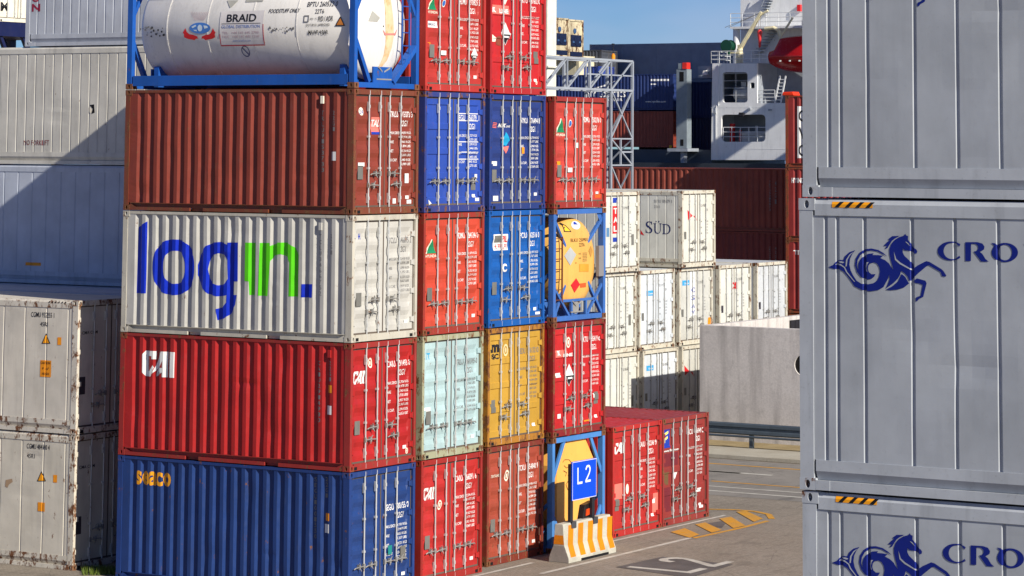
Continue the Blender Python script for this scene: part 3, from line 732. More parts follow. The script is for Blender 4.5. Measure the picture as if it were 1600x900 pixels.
# C column ----------------------------------------------------------
C1 = container('rust brown container at ground level left of the striped barrier', XC, YC, t1, (165, 68, 46), rust=.16, group=G_MAIN, handles='row', frame_rust=.5, frame_col=(120, 48, 36))
C2 = container('mustard yellow container with black logo', XC, YC, t2, (196, 150, 50), rust=.14, door='panel', group=G_MAIN, frame_rust=.6, frame_col=(165, 112, 40))
C3 = container('cobalt blue container with white square logo, above the mustard yellow one', XC, YC, t3, (14, 84, 166), rust=.08, group=G_MAIN, frame_rust=.15)
C4 = container('navy blue container with cyan kite shaped mark', XC, YC, t4, (34, 54, 122), rust=.10, group=G_MAIN, handles='row', frame_rust=.15)
C5 = container('bright red container with salmon logo panel, highest in the third column', XC, YC, t5, (196, 32, 34), rust=.08, door='panel', group=G_MAIN, frame_col=(170, 40, 40))
door_marks(C1, 'TCKU 354840 9', seed=11, code_z=1.95); door_marks(C2, 'MEDU 176132 0', mat=greyl, seed=12, code_z=1.95); door_marks(C3, 'PCIU 162516 0', seed=13, code_z=1.95); door_marks(C4, 'NYKU 376494 8', seed=14, code_z=1.95, plate_at=(.2, .62)); door_marks(C5, 'KKTU 787602 0', seed=15, code_z=2.1, plate_at=(2.0, .72))
D = C1['door']; D.decal('lettering', T('TEXTAINER', D.box(767, 741.5, 782, 746), .02), cream); roundel(D, 792, 743, .12)
D = C2['door']; D.decal('logo', join2d(T('m', D.box(768, 538, 781, 551), .06), T('SC', D.box(769, 553, 780, 561.5), .05)), dark); roundel(D, 791, 547, .13, paint('pale_emblem', (222, 200, 150)))
D = C3['door']; D.decal('logo', rect(*D.box(771, 366, 793.5, 391)), white_let, lift=.002); D.decal('logo', rect(*D.box(772.5, 368, 782, 379)), plate, lift=.005)
D.decal('logo', T('PIL', D.box(783.5, 368, 793, 378.5), .03), redp, lift=.005)
def hanzi(box):   # four small brush-like characters built from strokes
    s0, z0, s1, z1 = box; w_ = (s1-s0)/4; h = z1-z0; sh = []
    G = [[(0, .62, 1, .62), (.5, 1, .5, .6), (.5, .6, .1, 0), (.5, .6, .95, 0), (.5, .2, .6, .1)], [(0, .9, 1, .9), (0, .45, 1, .45), (.5, .9, .5, 0), (.2, .75, .3, .58), (.8, .75, .7, .58)],
         [(.15, .9, .15, 0), (.15, .9, .45, .9), (.45, .9, .45, 0), (.1, .5, .5, .5), (.6, .9, .9, .75), (.6, .4, .95, .4), (.6, .4, .6, 0), (.95, .4, .95, 0), (.6, .02, .95, .02)], [(0, .8, .45, .8), (.25, 1, .25, 0), (0, .45, .45, .45), (.55, .95, .95, .6), (.95, .95, .55, .55), (.75, .5, .75, 0), (.55, .4, .95, .4)]]
    for i, g in enumerate(G):
        for a, b, c__, d in g:
            p = Vector((s0+(i+a*.8+.1)*w_, z0+b*h)); r_ = Vector((s0+(i+c__*.8+.1)*w_, z0+d*h)); dv = (r_-p).normalized(); nn = Vector((-dv.y, dv.x))*.007
            sh.append(poly2d([tuple(p-nn), tuple(r_-nn), tuple(r_+nn), tuple(p+nn)]))
    return sh
for i, s_ in enumerate(hanzi(D.box(772.5, 381, 793, 389.5))): pass
hz = hanzi(D.box(772.5, 381, 793, 389.5))
for k in range(1): D.decal('lettering', join2d(*hz[0::2]), redp, lift=.005); D.decal('lettering', join2d(*hz[1::2]), redp, lift=.007)
D.decal('logo', T('C', D.box(785, 412, 792, 425), .05), white_let); D.decal('sticker', rect(*D.box(836, 487, 843, 491)), white_let, lift=.003, parent=C3['DR'])
D = C4['door']; D.decal('logo', T('NYK', D.box(779, 193, 791, 199), .05, .1), white_let); D.decal('logo', T('LINE', D.box(792, 196, 798, 199), .03), white_let)
D.decal('logo', join2d(*[poly2d([D.px(770, 191+k*2.3), D.px(776.5, 192+k*2.3), D.px(777, 193.2+k*2.3), D.px(771, 192.4+k*2.3)]) for k in range(4)]), pinkp)
D.decal('logo', poly2d([D.px(791, 206), D.px(797, 219), D.px(792, 228), D.px(786, 226), D.px(783, 217), D.px(788, 212)]), cyanp, lift=.003)
D.decal('logo', poly2d([D.px(785, 230), D.px(796, 228), D.px(790, 240)]), pinkp, lift=.003)
D.decal('sticker', rect(*D.box(768, 252, 776, 259)), white_let, lift=.003); D.decal('sticker', rect(*D.box(770, 306, 778, 314)), white_let, lift=.003); D.decal('sticker', rect(*D.box(815, 230, 819, 240)), orange, lift=.003, parent=C4['DR'])
D = C5['door']; D.decal('logo', rect(*D.box(765, 8, 796, 22)), pinkp, lift=.001); D.decal('lettering', join2d(T('K', D.box(769, 11, 775, 19), .05), T('LINE', D.box(780, 14, 794, 21), .04)), white_let, lift=.004)
hazard(D, 790.5, 53, .26); D.decal('hazard_sign', diamond(*D.px(790, -2), .14), cream, lift=.003)
D.decal('paint_patch', poly2d([D.px(766, 51), D.px(776, 60), D.px(775, 65), D.px(767, 65)]), cream, lift=.002); D.decal('paint_patch', poly2d([D.px(776, 57), D.px(783, 56), D.px(784, 72), D.px(776, 70)]), paint('touch_up_brown', (140, 70, 50)), lift=.002)
roundel(D, 838, 129, .05)
# D column ----------------------------------------------------------
D2 = container('bright red container with salmon logo panel and hazard sign, between the two yellow tanks', XD, YDD, t2, (192, 30, 32), rust=.08, door='panel', group=G_MAIN, frame_rust=.5, frame_col=(130, 34, 34))
D4 = container('red container with green triangle resting on a yellow tank in a blue frame', XD, YDD, t4, (196, 62, 50), rust=.12, group=G_MAIN, handles='row', frame_rust=.4, frame_col=(150, 48, 40))
door_marks(D2, 'KKTU 785419 6', seed=16, code_z=2.08, plate_at=(2.0, .62)); door_marks(D4, 'HDMU 250218 0', seed=17, code_z=2.0)
D = D4['door']; tri(D, 870, 185, 883, 207); D.decal('logo', poly2d(ell(*D.px(891, 193), .075, .09)), cream, lift=.002); D.decal('logo', poly2d(ell(*D.px(891, 193), .058, .07)), paint('sky_blue_mark', (50, 110, 190)), lift=.005)
D.decal('sticker', rect(*D.box(870, 252, 875, 258)), orange, lift=.002); D.decal('sticker', rect(*D.box(929, 303, 938, 309)), paint('orange_patch', (230, 100, 40)), lift=.002, parent=D4['DR']); D.decal('sticker', rect(*D.box(887, 262, 894, 269)), white_let, lift=.002)
D.decal('sticker', rect(*D.box(900, 223, 903, 231)), white_let, lift=.003)
D = D2['door']; D.decal('logo', rect(*D.box(868, 547, 886, 558)), pinkp, lift=.001); D.decal('lettering', join2d(T('K', D.box(871, 548, 876, 556), .05), T('LINE', D.box(880, 552, 894, 557), .04)), white_let, lift=.004); roundel(D, 889, 535, .12)
hazard(D, 890, 586, .26); D.decal('sticker', rect(*D.box(868, 583, 876, 590)), white_let, lift=.002); D.decal('sticker', rect(*D.box(872, 647, 877, 654)), white_let, lift=.002); D.decal('sticker', rect(*D.box(927, 614, 934, 621)), white_let, lift=.002, parent=D2['DR'])
D.decal('sticker', rect(*D.box(912, 656, 920, 658)), orange, lift=.002, parent=D2['DR'])
# E, F on the ground -------------------------------------------------
E1 = container('red container with white logo and pink patches on the ground right of the striped barrier', XE, YE, 0, (182, 38, 34), rust=.12, door='panel', group=G_MAIN, frame_rust=.3, fade=None)
F1 = container('dark crimson container with small blue and yellow emblem, last in the row by the road', XF, YE, 0, (142, 46, 42), rust=.12, door='panel', group=G_MAIN, frame_rust=.35)
door_marks(E1, 'CAIU 082246 9', seed=18, code_z=2.0, plate_at=(.24, .60)); door_marks(F1, 'FSCU 736949 2', seed=19, code_z=2.1, plate_at=None)
D = E1['door']; D.decal('logo', fit(CAI, D.box(961, 692, 976, 709)), white_let); D.decal('paint_patch', rect(*D.box(961, 755, 974, 780)), pinkp, lift=.002); D.decal('paint_patch', rect(*D.box(1020, 770, 1029, 800)), pinkp, lift=.002, parent=E1['DR'])
D.decal('emblem', poly2d(ell(*D.px(981, 764), .07, .12)), cream, lift=.003); D.decal('sticker', rect(*D.box(1020, 778, 1024, 786)), white_let, lift=.004, parent=E1['DR'])
D = F1['door']; D.decal('logo', rect(*D.box(1036, 671, 1047, 700)), bluep, lift=.002); D.decal('logo', poly2d([D.px(1038, 678), D.px(1045, 673), D.px(1045, 677), D.px(1040, 681), D.px(1040, 692), D.px(1038, 694)]), paint('pale_yellow_mark', (245, 232, 120)), lift=.005)
D.decal('logo', poly2d([D.px(1040.5, 684), D.px(1044, 681), D.px(1044, 685), D.px(1040.5, 688)]), MC['pale_yellow_mark'], lift=.005)
D.decal('lettering', T('www.flor.com', D.box(1036, 701, 1060, 706), .03), white_let, lift=.003)
D.decal('paint_patch', join2d(rect(*D.box(1036, 708, 1060, 728)), rect(*D.box(1036, 762, 1048, 800))), paint('dull_maroon', (110, 36, 44)), lift=.001); D.decal('paint_patch', rect(*D.box(1037, 738, 1045, 758)), paint('olive_brown', (105, 80, 50)), lift=.002)
D.decal('emblem', poly2d([D.px(1051, 738), D.px(1059, 737), D.px(1055, 749)]), white_let, lift=.004)
D.decal('sticker', join2d(rect(*D.box(1089, 762, 1095, 768)), rect(*D.box(1092, 789, 1098, 793))), white_let, lift=.004, parent=F1['DR'])

# ================================================================== TANKS
def tank_container(label, x, y, z, fcol, tcol, style, R=1.13, rust=.2):
    root = empty('tank_container', (x, y, z), label, 'tank container', 'tank containers in the front block'); L, H = L20, H20
    FM = paint('tankframe_%d_%d_%d' % fcol, fcol, rust=rust*.5, dirt=.4); CM = paint('tankcast_%d_%d_%d' % fcol, (120, 78, 52), rust=.5, dirt=.5)
    castings(root, L, H, CM)
    cx, cz = W/2, 1.32
    mb = MB(); pf = [(.12, .02), (.13, R*.35), (.17, R*.6), (.23, R*.82), (.30, R*.95), (.40, R), (L-.40, R), (L-.30, R*.95), (L-.25, R*.82), (L-.17, R*.6), (L-.13, R*.35), (L-.12, .02)]
    if style == 'cross': pf = [(.12, .02), (.125, R*.5), (.135, R*.75), (.16, R*.9), (.21, R*.97), (.30, R), (L-.30, R), (L-.21, R*.97), (L-.16, R*.9), (L-.135, R*.75), (L-.125, R*.5), (L-.12, .02)]
    if style == 'clad': pf = [(.16, .02), (.16, R-.05), (.20, R), (L-.20, R), (L-.16, R-.05), (L-.16, .02)]
    n = 8 if style == 'clad' else 56
    TM = paint('tank_%d_%d_%d' % tcol, tcol, rust=.0, dirt=.3 if style != 'clad' else .12, rough=.35, var=.06)
    if style == 'clad':
        oc = lambda y_, s_: [(cx+s_*.86*a, y_, cz+s_*1.13*b) for a, b in ((-.5, -1), (.5, -1), (1, -.52), (1, .52), (.5, 1), (-.5, 1), (-1, .52), (-1, -.52))]
        a, b, c_ = oc(.10, 1), oc(.14, 1.03), oc(L-.14, 1.03)
        mb.poly(a)
        for p, q_ in ((a, b), (b, c_)):
            for k in range(8): mb.quad(p[k], p[(k+1) % 8], q_[(k+1) % 8], q_[k])
        mb.poly(c_); tank = build('tank', mb, TM, root)
    else:
        mb.lathe(pf, (cx, 0, cz), 'y', n); tank = build('tank', mb, TM, root, smooth=True)
        mb = MB()
        for yy in (1.55, 2.7, 3.9, 5.0): build('cladding_band', MB().lathe([(yy, R+.001), (yy, R+.006), (yy+.03, R+.006), (yy+.03, R+.001)], (cx, 0, cz), 'y', 56), TM, tank)
        mb = MB(); 
        for k in range(6): mb.box(cx-.3, cx+.3, .9+k*.8, 1.5+k*.8, cz+R, cz+R+.04)
        mb.cyl((cx, 3.0, cz+R-.02), (cx, 3.0, cz+R+.1), .26, 20); build('top_walkway', mb, steel_grey, root)
    fr = MB(); p = .055
    for X in (0, 1):
        xx = (lambda a: a) if X == 0 else (lambda a: W-a)
        for ya, yb in ((.01, .15), (L-.15, L-.01)): fr.box(xx(.008), xx(.12), ya, yb, .118, H-.118)
        if style == 'plain':
            fr.box(xx(.01), xx(.13), .178, L-.178, .07, .29)
            fr.box(xx(.01), xx(.09), .178, L-.178, H-.10, H-.01)
        else:
            fr.box(xx(.02), xx(.10), .178, L-.178, .02, .13); fr.box(xx(.02), xx(.09), .178, L-.178, H-.10, H-.01)
            fr.bar((xx(.06), .15, 1.1), (xx(.06), 1.2, .13), .07); fr.bar((xx(.06), L-.15, 1.1), (xx(.06), L-1.2, .13), .07)
    for ya in (.02, L-.12):
        fr.box(.162, W-.162, ya, ya+.10, .015, .125 if style != 'clad' else .16); fr.box(.162, W-.162, ya, ya+.10, H-.125, H-.012)
    if style == 'plain':
        for ya in (.03, L-.13):
            fr.bar((.10, ya+.05, 1.02), (.62, ya+.05, .14), .10, .10, (0, 1, 0)); fr.bar((W-.10, ya+.05, .92), (W-.98, ya+.05, .14), .10, .18, (0, 1, 0))
            fr.box(.75, 1.45, ya+.01, ya+.05, .12, .46)
            fr.bar((.10, ya+.05, H-1.0), (.62, ya+.05, H-.14), .08); fr.bar((W-.10, ya+.05, H-1.0), (W-.62, ya+.05, H-.14), .08)
    elif style == 'cross':
        for ya in (.03,):
            yy = ya+.04
            fr.bar((.08, yy, H-.22), (.95, yy+.12, 1.55), .075, .075, (0, 1, 0)); fr.bar((W-.08, yy, H-.22), (W-.72, yy+.12, 1.68), .075, .075, (0, 1, 0))
            fr.bar((.10, yy, .10), (.92, yy+.12, .98), .075, .075, (0, 1, 0)); fr.bar((W-.10, yy, .10), (W-.72, yy+.12, 1.02), .075, .075, (0, 1, 0))
            fr.bar((.10, yy+.0, .80), (.80, yy+.0, .12), .06, .06, (0, 1, 0)); fr.bar((W-.10, yy, .80), (W-.80, yy, .12), .06, .06, (0, 1, 0))
            fr.box(.45, W-.45, yy-.03, yy+.03, .44, .50)
            for xx_ in (.92, 1.58): fr.box(xx_-.03, xx_+.03, yy-.03, yy+.03, .125, .44)
            for a_, b_ in ((.12, 1), (W-.12, -1)): fr.poly([(a_, yy, H-.12), (a_+.22*b_, yy, H-.12), (a_, yy, H-.42)])
        fr.box(.162, W-.162, L-.12, L-.05, .9, 1.0)
    else:
        for ya in (.05, L-.11):
            for a_, b_ in ((.10, 1), (W-.10, -1)):
                fr.bar((a_, ya+.02, H-.95), (a_+.52*b_, ya+.02, H-.10), .10, .05, (0, 1, 0)); fr.bar((a_, ya+.02, .85), (a_+.52*b_, ya+.02, .12), .10, .05, (0, 1, 0))
    build('frame', fr, FM, root, bevel=.004)
    # saddle under the tank
    build('saddle', MB().box(.35, W-.35, .5, .62, .05, .5).box(.35, W-.35, L-.62, L-.5, .05, .5), FM, root)
    if style != 'clad':
        lad = MB(); lx0, lx1 = (W-.62, W-.34) if style == 'plain' else (.14, .46)
        for xx_ in (lx0, lx1): lad.bar((xx_, .045, .55 if style == 'plain' else .45), (xx_, .045, H-.15 if style == 'plain' else 1.95), .03)
        for k in range(7): lad.cyl((lx0, .045, .65+k*.28 if style == 'plain' else .5+k*.235), (lx1, .045, .65+k*.28 if style == 'plain' else .5+k*.235), .011, 6)
        build('ladder', lad, FM if style == 'plain' else paint('brown_ladder', (110, 62, 40)), root)
        vb = MB().cyl((cx-.1, .10, .30), (cx-.1, .3, .34), .10, 14).cyl((cx-.1, .06, .30), (cx-.1, .10, .30), .15, 14).bar((cx-.1, .06, .34), (cx-.3, .03, .45), .03).bar((cx-.1, .06, .34), (cx+.12, .03, .44), .03).bar((cx-.35, .05, .2), (cx+.2, .05, .2), .03)
        build('outlet_valve', vb, steel_grey, root)
    def dpx(u, v): p_ = at(u, v, x=x+cx-R*.97); return (y+L-p_.y, p_.z-z)
    def place(a, b, d):
        zz = b-cz; r = R-d+.004; zz = max(-r*.999, min(r*.999, zz)); return (cx-math.sqrt(r*r-zz*zz), L-a, b)
    SS = Surf(tank, place, dpx, [], [k*.06 for k in range(-10, 50)])
    def capd(a, b, d):
        r = math.hypot(a-cx, b-cz); rr = [(q_[1], q_[0]) for q_ in pf[:6]]
        return (a, (.10 if style == 'clad' else interp(rr, min(r, R)))+d, b)
    SE = Surf(tank, capd, lambda u, v: (lambda p_: (p_.x-x, p_.z-z))(at(u, v, y=y+.15)), [k*.1 for k in range(25)], [k*.1 for k in range(27)], off=.006)
    return dict(root=root, side=SS, end=SE, tank=tank)
TA5 = tank_container('silver white cylindrical tank in a blue frame on top of the rust brown container', 0, 0, t5, (28, 84, 164), (226, 222, 214), 'plain', R=1.14)
TD3 = tank_container('yellow tank with diamond hazard signs in a cross braced blue frame', XD, YDD, t3, (60, 104, 172), (226, 172, 88), 'cross', R=1.05)
TD1 = tank_container('flat ended yellow octagonal tank in a blue frame behind the blue bay sign', XD, YDD, t1, (72, 128, 190), (240, 176, 84), 'clad')
s_ = TA5['side']
s_.decal('lettering', T('BRAID', s_.box(356, 22, 402, 34), .02), dark, lift=.006); s_.decal('lettering', T('FOODSTUFF ONLY', s_.box(420, 13.5, 468, 20), .008, .02), dark)
s_.decal('lettering', join2d(T('BPTU 260532 0', s_.box(479, 2, 526, 10)), T('22T6', s_.box(493, 14, 507, 21)), T('RID / ADR', s_.box(499, 25, 522, 33), .01), T('DOT IM101 APPROVED', s_.box(480, 37, 517, 41)), T('MAWP 4 BAR', s_.box(483, 47, 514, 54), .008), T('IMO  TC', s_.box(486, 28, 497, 31))), dark)
s_.decal('lettering', frame2d(*[k for k in s_.box(476, 24, 484, 35)], .02), greyl)
s_.decal('sign', rect(*s_.box(345, 17, 413, 71)), paint('tank_sticker', (214, 208, 204)), lift=.001)
a = s_.box(344.5, 16.5, 413.5, 71.5)
s_.decal('sign', join2d(rect(a[0], a[1], a[2], a[1]+.022), rect(a[2]-.02, a[1]+.03, a[2], a[1]+.45), rect(a[0], a[1]+.03, a[0]+.02, a[1]+.25)), paint('crimson_line', (190, 30, 60)), lift=.004)
s_.decal('lettering', join2d(rect(*s_.box(348, 36.4, 409, 37.2))), dark, lift=.004)
s_.decal('lettering', T('GLOBAL DISTRIBUTION', s_.box(348, 39, 408, 44), .01), paint('faded_blue', (120, 140, 190)), lift=.004)
s_.decal('lettering', join2d(T('TEL   +44 141 445 2700', s_.box(349, 49, 406, 53)), T('FAX   +44 141 445 1210', s_.box(349, 55, 406, 59))), paint('faded_pink', (190, 160, 165)), lift=.004)
s_.decal('lettering', T('www.braidco.com', s_.box(364, 61.5, 392, 65)), MC['faded_blue'], lift=.004)
s_.decal('lettering', poly2d(ell(*s_.px(380, 80), .105, .115, 24), [ell(*s_.px(380, 80), .09, .10, 24)]), navyp, lift=.002)
k = s_.px(380, 80); s_.decal('lettering', join2d(poly2d([(k[0]-.07, k[1]+.07), (k[0]-.055, k[1]+.08), (k[0]+.07, k[1]-.06), (k[0]+.055, k[1]-.075)])), navyp, lift=.004)
q2 = lambda pts: [s_.px(200+p[0]/6.43, p[1]/6.43) for p in pts]
s_.decal('emblem', poly2d(q2(ell(735, 283, 105, 56, 28))), paint('globe_blue', (70, 120, 190)), lift=.001)
s_.decal('emblem', join2d(poly2d(q2(ell(735, 283, 24, 34, 12))), poly2d(q2([(650, 270), (690, 250), (700, 262), (660, 285)])), poly2d(q2([(770, 255), (810, 262), (815, 280), (780, 290)])), poly2d(q2([(668, 300), (700, 300), (705, 315), (680, 312)]))), paint('globe_pale', (190, 205, 215)), lift=.004)
wing = [(588, 282), (575, 310), (562, 325), (572, 345), (570, 375), (610, 392), (650, 398), (670, 404), (690, 388), (710, 388), (700, 365), (660, 350), (625, 345), (600, 320)]
s_.decal('emblem', join2d(poly2d(q2(wing)), poly2d(q2([(1452-a_, b_) for a_, b_ in wing][::-1]))), redp, lift=.001)
s_.decal('emblem', join2d(*[poly2d(q2([(720+(i-5)*18-1.5, 120), (720+(i-5)*18+1.5, 120), (725+(i-5)*9+1.5, 205), (725+(i-5)*9-1.5, 205)])) for i in range(11)]), MC['faded_pink'], lift=.001)
a = s_.px(533.5, 25); b = s_.px(525.5, 40.5); c2 = s_.px(541, 40.5)
s_.decal('warning_sign', poly2d([a, b, c2]), dark, lift=.001); s_.decal('warning_sign', poly2d([(a[0], a[1]-.045), (b[0]+.035, b[1]+.02), (c2[0]-.035, c2[1]+.02)]), paint('sign_orange', (205, 125, 50)), lift=.004)
s_.decal('torn_sticker', poly2d([s_.px(350, 0), s_.px(368, 0), s_.px(362, 9), s_.px(358, 12)]), paint('torn_paper', (168, 166, 156)), lift=.002); s_.decal('torn_sticker', poly2d([s_.px(380, -8), s_.px(408, -8), s_.px(407, 2), s_.px(380, 3)]), MC['torn_paper'], lift=.002)
rr = random.Random(3)
def blot(surf, u, v, w_, h_, n, mat, lift=.002):
    sh = []
    for i in range(n):
        c0 = surf.px(u+rr.uniform(-w_, w_), v+rr.uniform(-h_, h_)); r = rr.uniform(.008, .035)
        sh.append((c0, r))
    out = []
    for (c0, r) in sh:
        if any(math.hypot(c0[0]-o[0][0], c0[1]-o[0][1]) < r+o[1]+.004 for o in out): continue
        out.append((c0, r))
    shp = [poly2d([(c0[0]+r*rr.uniform(.6, 1.3)*math.cos(t), c0[1]+r*rr.uniform(.6, 1.3)*math.sin(t)) for t in [2*math.pi*k/7 for k in range(7)]]) for c0, r in out]
    surf.decal('scuff', join2d(*shp), mat, lift)
blot(s_, 245, 50, 14, 7, 26, dark); blot(s_, 232, 45, 14, 3, 14, greyl); blot(s_, 442, 46, 22, 3, 26, greyl)
e_ = TA5['end']
e_.decal('rust_stain', poly2d([e_.px(u, v) for u, v in ((600, -10), (611, -10), (613, 30), (614, 55), (612, 75), (606, 95), (598, 108), (595, 105), (600, 85), (601, 60), (600, 30))]), paint('orange_rust_stain', (226, 196, 156), var=.12, dirt=.2, fade=(222, 150, 78), streak=.5, scale=2.5), lift=.002)
e_.decal('emblem', poly2d([e_.px(u, v) for u, v in ((596, 46), (600, 52), (616, 52), (620, 45), (617, 55), (599, 55))]), paint('faded_red', (225, 130, 120)), lift=.006)
e_.decal('torn_sticker', poly2d([e_.px(u, v) for u, v in ((581, 17), (592, 28), (588, 34), (575, 33))]), MC['torn_paper'], lift=.003)
s_ = TD3['end']
def ed(pts): return poly2d([s_.px(850+a_/4.867, 320+b_/4.867) for a_, b_ in pts])
s_.decal('hazard_sign', ed([(145, 388), (190, 320), (235, 378), (190, 462)]), paint('silver_placard', (176, 178, 176)), lift=.003); s_.decal('hazard_sign', ed([(195, 610), (235, 558), (265, 606), (225, 668)]), redp, lift=.003)
s_.decal('warning_sign', ed([(152, 130), (150, 205), (203, 206)]), dark, lift=.003); s_.decal('warning_sign', ed([(156, 150), (156, 199), (192, 200)]), paint('sign_yellow', (240, 190, 40)), lift=.006)
s_.decal('emblem', ed(ell(240, 155, 34, 32, 20)), white_let, lift=.003); s_.decal('emblem', ed([(222, 150), (222, 130), (240, 128), (246, 140), (256, 150)]), bluep, lift=.006)
def eT(txt, x0, y0, x1, y1, b=0): 
    a_ = s_.px(850+x0/4.867, 320+y1/4.867); b_ = s_.px(850+x1/4.867, 320+y0/4.867); return T(txt, (a_[0], a_[1], b_[0], b_[1]), b)
brownl = paint('brown_lettering', (110, 72, 36))
s_.decal('lettering', join2d(eT('BLKU 250901', 195, 250, 325, 283), eT('22T6', 258, 288, 300, 318)), brownl, lift=.002)
s_.decal('lettering', join2d(*[eT('TARE 3500', 283, 362+i*12, 318, 371+i*12) for i in range(6)], *[eT('KG', 255, 365+i*34, 272, 377+i*34) for i in range(2)]), dark, lift=.002)
s_.decal('hazard_sign', ed([(265, 598), (312, 592), (312, 625), (268, 630)]), paint('orange_placard', (232, 90, 40)), lift=.003)
s_.decal('hazard_sign', ed([(332, 350), (350, 310), (366, 350), (350, 400)]), paint('tan_placard', (190, 140, 70)), lift=.003)
s_.decal('sign', join2d(ed([(260, 450), (332, 450), (332, 508), (260, 508)])), paint('amber_plate', (226, 150, 50)), lift=.002)
build('control_box', MB().box(W-.33, W-.10, -.0, .09, .98, 1.70), paint('grey_box', (130, 128, 130)), TD3['root'], bevel=.01)
s_ = TD1['end']; rr = random.Random(5)
def stroke(pts, w_=.012):
    out = []
    for a_, b_ in zip(pts, pts[1:]):
        p_, r_ = Vector(a_), Vector(b_); d_ = (r_-p_)
        if d_.length < 1e-5: continue
        d_.normalize(); nn = Vector((-d_.y, d_.x))*w_/2; out.append(poly2d([tuple(p_-nn), tuple(r_-nn), tuple(r_+nn), tuple(p_+nn)]))
    return out
for i, pts in enumerate(([(876, 722), (879, 718), (886, 718), (889, 722), (888, 728)], [(878, 727), (882, 731), (887, 728)], [(888, 740), (885, 750), (881, 757), (884, 765), (889, 766)], [(884, 742), (888, 748), (886, 756), (889, 760)], [(877, 735), (882, 738), (880, 744)], [(885, 730), (890, 736), (889, 742)])):
    s_.decal('graffiti', join2d(*stroke([s_.px(*p_) for p_ in pts], .014)), brownl, lift=.002+.0012*i)

# ================================================================== RIGHT FOREGROUND STACK
G_R = 'tall grey reefers on the right'
XR, YR = -22.36, -21.04
offs = [.0, .0, .018, -.02]
greyr = (167, 171, 175)
seamsR = None
crow = []
labs = ['pale grey long reefer at the very bottom right, below the others', 'pale grey long reefer with blue horse emblem at bottom right corner', 'pale grey long reefer with blue horse emblem in the middle of the right stack', 'pale grey long reefer on top of the right stack, emblem cut by the picture edge']
base_seams = []
for u_ in (1292.5, 1311, 1353.5, 1428, 1495, 1563): base_seams.append(YR-at(u_, 500, x=XR).y)
s_n = base_seams[-1]
while s_n < L40-.6: s_n += .545; base_seams.append(s_n)
base_seams = [round(s, 3) for s in base_seams if s < L40-.2]
hazs = paint('hazard_yellow', (242, 160, 22), dirt=.1); hazb = paint('hazard_black', (22, 20, 20), dirt=.05)
hb = paint('horse_blue', (6, 28, 118), dirt=.08, var=.05)
for i in range(4):
    c = container(labs[i], XR, YR-L40, i*TIERH, greyr, kind='reefer', L=L40, H=HC, rust=.0, seams=base_seams, turned=True, group=G_R, dirt=.16, cat='refrigerated container', detail=2, frame_col=(176, 180, 184), dent=(60+i, 34, .015))
    dy = offs[i]; c['root'].location.y += dy; c['root'].location.x += .012*(i % 2); crow.append(c)
